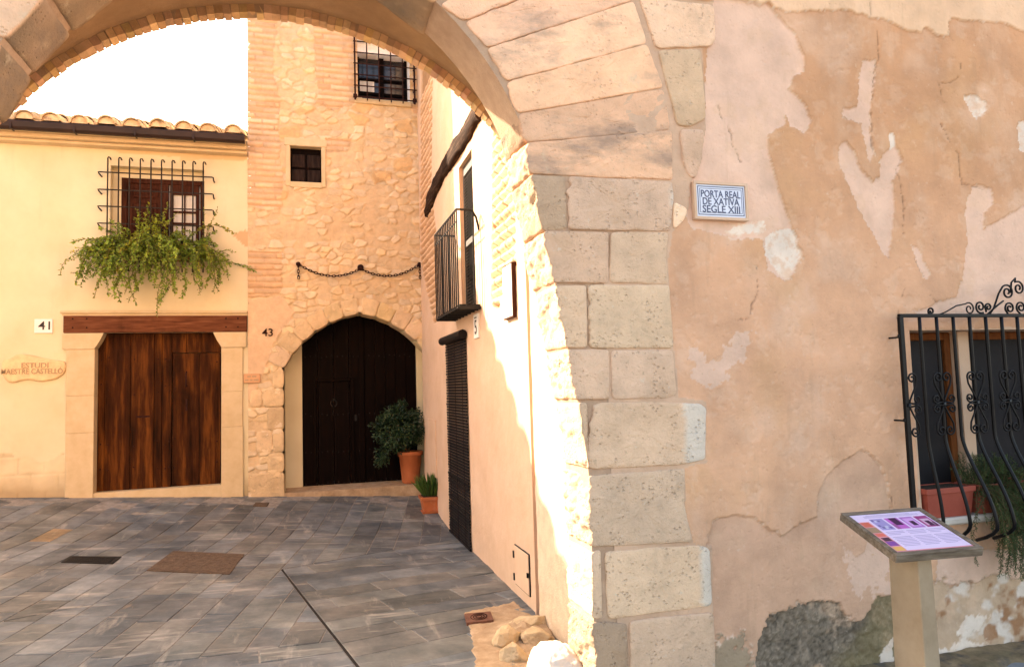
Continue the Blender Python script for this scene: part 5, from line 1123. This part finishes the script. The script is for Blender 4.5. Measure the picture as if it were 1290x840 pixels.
for k in range(3): dress(stemline((X1+.02, D-.11, 3.9), (.02, -.05, 1), int(r.uniform(12, 20)), .045, -.02, .06), .006, .014, .036, .022, .5)
lf.build('foliage', M['leaf_vine'], vine); sm.build('stems', M['stem'], vine)
b = MB(); b.box((X0+.05, D-.045, 3.935), (X1-.05, D+.13, 4.02), None, .01); b.build('planter_box', M['terracotta'], vine)
# potted shrub in the pointed doorway
pc = atY(520, 600, D+.20); zp = .02+np.interp(D+.20, [D-.03, YR+.1], [float(gz(-.3, D))+.055, zth]); shx = 1.62
sh = thing('potted_shrub', 'round dark green shrub in a tall terracotta pot standing in the pointed doorway', 'potted plant', (shx, D+.2, zp-.02))
b = MB(); b.lathe([(.001, 0), (.135, 0), (.14, .015), (.185, .44), (.205, .445), (.21, .50), (.20, .51), (.185, .50), (.175, .43), (.001, .43)], (shx, D+.2, zp-.02), None, 32); b.build('pot', M['terracotta'], sh, True)
b = MB(); b.lathe([(.001, .455), (.10, .46), (.180, .452)], (shx, D+.2, zp-.02), None, 20); b.build('soil', M['soil'], sh)
lf, sm = MB(), MB(); sc_ = np.array([shx-.20, D+.08, 1.27])
for k in range(9):
    e = sc_+rv3(1, r)[0]*np.array([.3, .2, .3]); sm.tube([np.array([shx, D+.2, zp+.4]), (np.array([shx, D+.2, zp+.4])+e)/2+r.normal(0, .03, 3), e], [.016, .011, .006], None, 5)
cl = []
for k in range(95):
    v = rv3(1, r)[0]; q = sc_+v*np.array([.44, .27, .40])*r.uniform(.45, 1.0); cl.append(q)
cl += [sc_+np.array([-.28, -.05, -.38])+r.normal(0, .05, 3) for _ in range(7)]
for q in cl:
    n = 62; o = rv3(n, r)*r.uniform(.3, 1, (n, 1))*np.array([.12, .10, .11]); P = q+o; P[:, 0] = np.minimum(P[:, 0], 1.80+0*P[:, 0]) if q[1] < D else P[:, 0]
    out_ = P-sc_; out_ /= np.linalg.norm(out_, axis=1)[:, None]+1e-9; leaves(lf, P, out_*.8+rv3(n, r)*.8, out_+rv3(n, r)*.5+np.array([0, 0, .5]), .052*r.uniform(.7, 1.2, n), .024*r.uniform(.8, 1.2, n), tones(n, r, .28))
lf.build('foliage', M['leaf_shrub'], sh); sm.build('stem', M['stem'], sh)
# small square planter with spiky leaves
g_ = atG(543, 647); tx, ty, tz = g_[0]+.02, g_[1]+.10, float(gz(g_[0], g_[1]))+.012
tr = thing('spiky_plant_planter', 'low square terracotta planter of spiky green leaves against the alley wall', 'potted plant', (tx, ty, tz))
def frust(b, x, y, z0, z1, a0_, b0_, a1_, b1_):
    V = [(x+sx*a0_, y+sy*b0_, z0) for sx, sy in ((-1, -1), (1, -1), (1, 1), (-1, 1))]+[(x+sx*a1_, y+sy*b1_, z1) for sx, sy in ((-1, -1), (1, -1), (1, 1), (-1, 1))]
    b.add(V, [(3, 2, 1, 0), (4, 5, 6, 7)]+[(i, (i+1) % 4, (i+1) % 4+4, i+4) for i in range(4)])
b = MB(); frust(b, tx, ty, tz, tz+.03, .145, .145, .155, .155); b.build('saucer', M['terracotta'], tr)
b = MB(); frust(b, tx, ty, tz+.012, tz+.20, .115, .115, .145, .145); frust(b, tx, ty, tz+.19, tz+.235, .160, .160, .165, .165); b.build('pot', M['terracotta'], tr)
b = MB(); b.box((tx-.13, ty-.13, tz+.22), (tx+.13, ty+.13, tz+.243)); b.build('soil', M['soil'], tr)
lf = MB(); n = 420; a = r.uniform(0, 2*math.pi, n); rad = np.sqrt(r.uniform(0, 1, n))*.12; P = np.c_[tx+rad*np.cos(a), ty+rad*np.sin(a), np.full(n, tz+.235)]
dd = np.c_[np.cos(a)*rad*4+r.normal(0, .14, n), np.sin(a)*rad*4+r.normal(0, .14, n), np.ones(n)]; leaves(lf, P, dd, rv3(n, r), r.uniform(.16, .36, n), .014, tones(n, r)); lf.build('foliage', M['leaf_grass'], tr)
# planters behind the belly grille
pw = [atY(1158, 620, 3.97)[0], atY(1217, 620, 3.97)[0]]; wpl = pw[1]-pw[0]
labs = ['faded red planter box with bare soil behind the left end of the belly grille', 'red planter box with rosemary spilling through the belly grille', 'red planter box further right on the sill behind the belly grille']
def needleplant(cx, x0, x1, name, label, n_st, long_):
    pl_ = thing(name, label, 'plant', (cx, 3.97, OP[1]+.17)); global lf, sm; lf, sm = MB(), MB()
    for k in range(n_st):
        x = r.uniform(x0, x1); up = r.random() < .42
        if up: pts = stemline((x, 3.98+r.normal(0, .03), OP[1]+.17), (r.normal(0, .35), -.15+r.normal(0, .25), 1), int(r.uniform(4, 10)), .026, .0, .12)
        else:
            pts = [np.array([x, 3.96, OP[1]+.17])]; d = np.array([r.normal(0, .5), -1, r.uniform(-.1, .8)])
            for q in range(int(r.uniform(9, long_))):
                d = d/np.linalg.norm(d)+np.array([0, 0, -.16])+r.normal(0, .13, 3); p = pts[-1]+d/np.linalg.norm(d)*.026
                if p[2] < OP[1]-.02: p[1] = min(p[1], Y0-.07)
                pts.append(p)
            pts = np.array(pts)
        L = np.r_[0, np.cumsum(np.linalg.norm(np.diff(pts, axis=0), axis=1))]; n = int(L[-1]/.0035); sm.tube(pts, np.linspace(.0028, .001, len(pts)), None, 4)
        l = np.linspace(.01, L[-1], n); P = np.stack([np.interp(l, L, pts[:, k2]) for k2 in range(3)], 1); T = np.gradient(P, axis=0); T /= np.linalg.norm(T, axis=1)[:, None]+1e-9
        leaves(lf, P, T*.7+rv3(n, r)*.75, rv3(n, r), .022*r.uniform(.7, 1.3, n), .0042, tones(n, r, .25))
    lf.build('foliage', M['leaf_rosemary'], pl_); sm.build('stem', M['stem'], pl_)
for k in range(3):
    x0 = pw[0]+k*(wpl+.05); x1 = x0+wpl; pb = thing('planter_box', labs[k], 'planter', ((x0+x1)/2, 3.99, OP[1]+.002), 'red planter boxes on the window sill')
    b = MB(); zb0_ = OP[1]+.002; zt2 = zb0_+.19
    V = [(x0+.02, 3.925, zb0_), (x1-.02, 3.925, zb0_), (x1-.02, 4.07, zb0_), (x0+.02, 4.07, zb0_), (x0, 3.905, zt2), (x1, 3.905, zt2), (x1, 4.09, zt2), (x0, 4.09, zt2)]
    b.add(V, [(3, 2, 1, 0), (0, 1, 5, 4), (1, 2, 6, 5), (2, 3, 7, 6), (3, 0, 4, 7), (4, 5, 6, 7)]); b.build('box', M['red_plastic'], pb)
    b = MB(); y_, z_ = 3.897, zt2-.028
    for a, c in (((x0-.01, y_, z_), (x1+.01, y_+.012, zt2+.008)), ((x0-.01, 4.088, z_), (x1+.01, 4.1, zt2+.008)), ((x0-.01, y_+.012, z_), (x0+.004, 4.088, zt2+.008)), ((x1-.004, y_+.012, z_), (x1+.01, 4.088, zt2+.008))): b.box(a, c, None, .002)
    b.build('rim', M['red_plastic'], pb)
    b = MB(); b.box((x0+.012, 3.915, zt2-.002), (x1-.012, 4.08, zt2+.004)); b.build('soil', M['soil'], pb)
    if k == 1: needleplant((x0+x1)/2, x0-.03, x1-.02, 'rosemary_plant', 'feathery green rosemary hanging out between the bars over the sill', 260, 30)
    if k == 2: needleplant((x0+x1)/2, x0+.03, x1, 'herb_plant', 'green needle-leaved herb at the right edge behind the iron grille', 90, 20)
# ================================================================== information lectern
lc = np.array([3.053, 3.123, 1.081]); uv_ = np.array([.497, -.045, 0]); uv_ /= np.linalg.norm(uv_); vv = np.array([.050, .43, .140]); vv -= uv_*(vv@uv_); vv /= np.linalg.norm(vv); nv = np.cross(uv_, vv)
lec = thing('information_lectern', 'sloping information board with printed panel on a beige post before the barred window', 'lectern', (3.0, 3.08, 0))
def onboard(b, u0_, u1_, v0_, v1_, n0, n1, c=None, bev=0):
    k = MB(); k.box((u0_, v0_, n0), (u1_, v1_, n1), c, bev); V = np.vstack(k.V); b.add(lc+V[:, :1]*uv_+V[:, 1:2]*vv+V[:, 2:]*nv, k.F, c)
hw, hd = .252, .222
b = MB(); onboard(b, -hw, hw, -hd, hd, -.042, -.006, None, .004)
for a in ((-hw, hw, -hd, -hd+.028), (-hw, hw, hd-.028, hd), (-hw, -hw+.028, -hd+.028, hd-.028), (hw-.028, hw, -hd+.028, hd-.028)): onboard(b, *a, -.006, .004, None, .003)
b.build('frame', M['grey_wood'], lec)
b = MB(); PN = np.array
iw, ih = hw-.030, hd-.030
onboard(b, -iw, iw, -ih, ih, -.006, -.003, (.70, .60, .80))
def pr(u0_, u1_, v0_, v1_, c, lv=0): onboard(b, -iw+u0_*2*iw, -iw+u1_*2*iw, -ih+v0_*2*ih, -ih+v1_*2*ih, -.0032, -.0022+lv*.0006, c)
pr(0, .15, .0, .80, (.72, .30, .33)); pr(0, 1, 0, .035, (.70, .25, .30)); pr(.02, .13, .66, .78, (.62, .13, .09), 1); pr(.01, .14, .50, .64, (.34, .22, .14), 1); pr(.02, .13, .40, .48, (.72, .16, .12), 1); pr(.03, .13, .28, .37, (.08, .03, .06), 1); pr(.02, .14, .16, .27, (.22, .07, .32), 1); pr(.02, .14, .04, .13, (.75, .42, .12), 1)
for k, (c0, c1, c2) in enumerate((((.32, .28, .55), (.55, .55, .72), (.14, .12, .30)), ((.50, .13, .50), (.06, .02, .07), (.35, .10, .30)), ((.42, .18, .50), (.62, .34, .70), (.05, .02, .06)), ((.33, .05, .20), (.62, .40, .55), (.07, .02, .06)))):
    u = .19+k*.205; pr(u, u+.175, .56, .86, c0)
    if k == 0:
        for q in range(9): uu, v2 = r.uniform(.0, .14), r.uniform(0, .24); pr(u+uu, u+uu+.03, .57+v2, .57+v2+.04, c1 if q % 2 else c2, 1)
    elif k == 1: pr(u+.05, u+.15, .66, .855, c1, 1); pr(u, u+.05, .56, .70, c2, 1)
    elif k == 2: pr(u+.02, u+.155, .60, .82, c1, 1); pr(u+.06, u+.125, .62, .74, c2, 2)
    else: pr(u+.03, u+.15, .60, .78, c1, 1); pr(u+.06, u+.12, .585, .72, c2, 2); pr(u+.13, u+.165, .57, .68, c2, 1)
for k in range(3):
    u = .19+k*.275
    for q in range(11):
        if q == 3: continue
        v_ = .50-q*.036; pr(u, u+.24*(r.uniform(.55, 1) if q in (2, 10) else r.uniform(.95, 1)), v_, v_+.010, (.36, .30, .48))
for q in range(3): pr(.16+.05*(q == 0), .92-.1*(q == 0), .955-q*.026, .963-q*.026, (.36, .30, .48))
b.build('panel', M['sheet'], lec)
b = MB(); px0, px1, py0, py1 = 2.958, 3.046, 2.985, 3.175
def ztop(x, y): return lc[2]-.045-((x-lc[0])*nv[0]+(y-lc[1])*nv[1])/nv[2]
cs = [(px0, py0), (px1, py0), (px1, py1), (px0, py1)]; ce = ((px0+px1)/2, (py0+py1)/2); V = [(ce[0]+(x-ce[0])*1.16, ce[1]+(y-ce[1])*1.10, -.02) for x, y in cs]+[(x, y, ztop(x, y)) for x, y in cs]
b.add(V, [(4, 5, 6, 7)]+[(i, (i+1) % 4, (i+1) % 4+4, i+4) for i in range(4)]); po = b.build('post', M['post'], lec); bv = po.modifiers.new('bevel', 'BEVEL'); bv.width = .006; bv.segments = 2
# ================================================================== ground furniture and loose stones
def plate(name, m, corners, label, cat, h=.006, sub=None):
    P = [atG(*c)[:2] for c in corners]; t = MB(); n = len(P); V = [(*p, float(gz(*p))+.016+h) for p in P]+[(*p, float(gz(*p))-.02) for p in P]
    t.add(V, [tuple(range(n))[::-1], *[(i, (i+1) % n, (i+1) % n+n, i+n) for i in range(n)]]); o = tag(t.build(name, m), label, cat); return o, P
o, P = plate('storm_drain_grate', M['grate'], ((77, 710), (88, 702.5), (153, 703), (142, 712)), 'narrow dark slotted storm drain grate in the grey paving', 'drain cover')
a, bq, c, d = map(np.array, P); t = MB()
for k in range(1, 10):
    for lo, hi in ((.08, .46), (.54, .92)):
        s0_, s1_ = k/10-.03, k/10+.03; q = [(a+(d-a)*s0_+(bq-a+(c-d)*0)*lo), (a+(d-a)*s1_+(bq-a)*lo), (a+(d-a)*s1_+(bq-a)*hi), (a+(d-a)*s0_+(bq-a)*hi)]
t.add([(0, 0, 0)], []) if False else None
def bars(P, n, lift, m, nm, parent, fr=.08):
    a, b_, c, d = map(np.array, P); t = MB()
    for k in range(n):
        s0_, s1_ = fr+(1-2*fr)*(k+.18)/n, fr+(1-2*fr)*(k+.62)/n; q = [a+(d-a)*fr+(b_-a)*s0_, a+(d-a)*(1-fr)+(b_-a)*s0_, a+(d-a)*(1-fr)+(b_-a)*s1_, a+(d-a)*fr+(b_-a)*s1_]
        V = [(*p, float(gz(*p))+lift) for p in q]+[(*p, float(gz(*p))) for p in q]; t.add(V, [(3, 2, 1, 0)]+[(i, (i+1) % 4, (i+1) % 4+4, i+4) for i in range(4)])
    return t.build(nm, m, parent)
o2 = bars([P[0], P[3], P[2], P[1]] if False else P, 18, .028, M['grate'], 'slot_bars', o)
o, P = plate('manhole_cover', M['cast_iron'], ((185, 720.5), (218, 696), (308, 700), (289, 725)), 'large square rusty manhole cover with rough infill in the paving', 'manhole cover')
a, b_, c, d = map(np.array, P); t = MB()
def mf(u, v):
    p = a+(d-a)*u[:, None]*1.0+(b_-a)*v[:, None]*(1-u[:, None])+(c-d)*v[:, None]*u[:, None]; h = gz(p[:, 0], p[:, 1])+.024+.008*fbm(P2(p[:, 0], p[:, 1], 30), 4, 500)+.004*fbm(P2(p[:, 0], p[:, 1], 70), 2, 501); return h, np.ones((len(u), 3))
grid('infill', np.linspace(.05, .95, 60), np.linspace(.05, .95, 60), mf, lambda u, v, h: np.c_[a+(d-a)*u[:, None]+(b_-a)*v[:, None]*(1-u[:, None])+(c-d)*v[:, None]*u[:, None], h], M['cast_iron'], o)
plate('water_valve_cover', M['cast_iron'], ((318.5, 638.5), (322, 634.5), (339, 634.5), (336, 638.8)), 'tiny rusty square cover in the paving near the house wall', 'cover')
o, P = plate('meter_cover', mat('red brown iron', [(.3, (.11, .045, .03)), (.7, (.19, .085, .055))], 20, 6, .75, False, .6, 60, .005), ((588, 790), (585, 778), (618, 775), (622, 786)), 'small reddish iron meter cover at the edge of the tan earth patch', 'cover', .02)
a, b_, c, d = map(np.array, P); cc = (a+b_+c+d)/4; t = MB()
for s_ in (.3, .55, .8): t.tube([(*(cc+(d-a)*.38*s_*math.cos(q)+(b_-a)*.42*s_*math.sin(q)), float(gz(*cc))+.037) for q in np.linspace(0, 2*math.pi, 20, False)], .004, None, 4, True)
t.build('cast_ring', M['rust_iron'], o)
def boulder(name, c, rad, label, m, seed, group=None, tone=(1, 1, 1), cat='stone', facets=0):
    n = 64; th = np.linspace(0, math.pi, n); ph = np.linspace(0, 2*math.pi, 2*n, False); T, Pp = np.meshgrid(th, ph, indexing='ij'); N0 = np.stack([np.sin(T)*np.cos(Pp), np.sin(T)*np.sin(Pp), np.cos(T)], -1).reshape(-1, 3)
    k = 2*n
    if facets:
        rr = np.random.default_rng(seed); pn = rr.normal(size=(facets, 3)); pn /= np.linalg.norm(pn, axis=1)[:, None]; of = rr.uniform(.72, 1.05, facets)
        q = np.min(np.where(N0@pn.T > .05, of/np.maximum(N0@pn.T, .05), 9), axis=1); q = np.minimum(q, 1.25); sg_ = N0; q = q*(1+.06*fbm(N0*4+seed, 4, seed)+.03*fbm(N0*14, 3, seed+1))
    else: sg_ = np.sign(N0)*np.abs(N0)**.75; q = 1+.10*fbm(N0*1.6+seed*9.1, 4, seed)+.05*fbm(N0*7+seed, 4, seed+1)
    V = c+sg_*q[:, None]*np.array(rad)
    F = [(i*k+j, (i+1)*k+j, (i+1)*k+(j+1) % k, i*k+(j+1) % k) for i in range(n-1) for j in range(k)]
    return tag(mesh_obj(name, V, F, m, None, np.tile(np.array(tone, float), (len(V), 1)), True), label, cat, group)
boulder('guard_stone', np.array([1.47, 4.33, .05]), (.17, .24, .24), 'large pale guard stone against the foot of the arch', M['white_stone'], 3)
for k, (px, py, rd, lb) in enumerate(((638, 812, (.12, .10, .10), 'pale rounded rubble stone, the most bulging one on the earth patch'), (668, 792, (.15, .11, .07), 'broad flat rubble stone behind the others on the earth patch'), (645, 832, (.10, .09, .09), 'rubble stone lowest on the earth patch beside the paving'), (676, 812, (.13, .12, .08), 'rubble stone close to the white guard stone'))):
    g_ = atG(px, py); boulder('rubble_stone', np.array([g_[0], g_[1], .045]), rd, lb, M['rock'], 20+k, 'rubble stones on the earth patch', np.array([1, 1, 1])*(1.1 if k == 0 else .97), facets=26)
def lf_(u, v):
    e = sstep(3.66, 3.74, v+.05*fbm(P2(u, v, 5), 3, 520)); return -.01+.045*e+.02*fbm(P2(u, v, 7), 4, 521), np.ones((len(u), 3))
grid('mossy_verge', np.arange(3.0, 7.5, .02), np.arange(3.6, 3.97, .015), lf_, lambda u, v, h: np.c_[u, v, h], M['moss'], kind='structure')
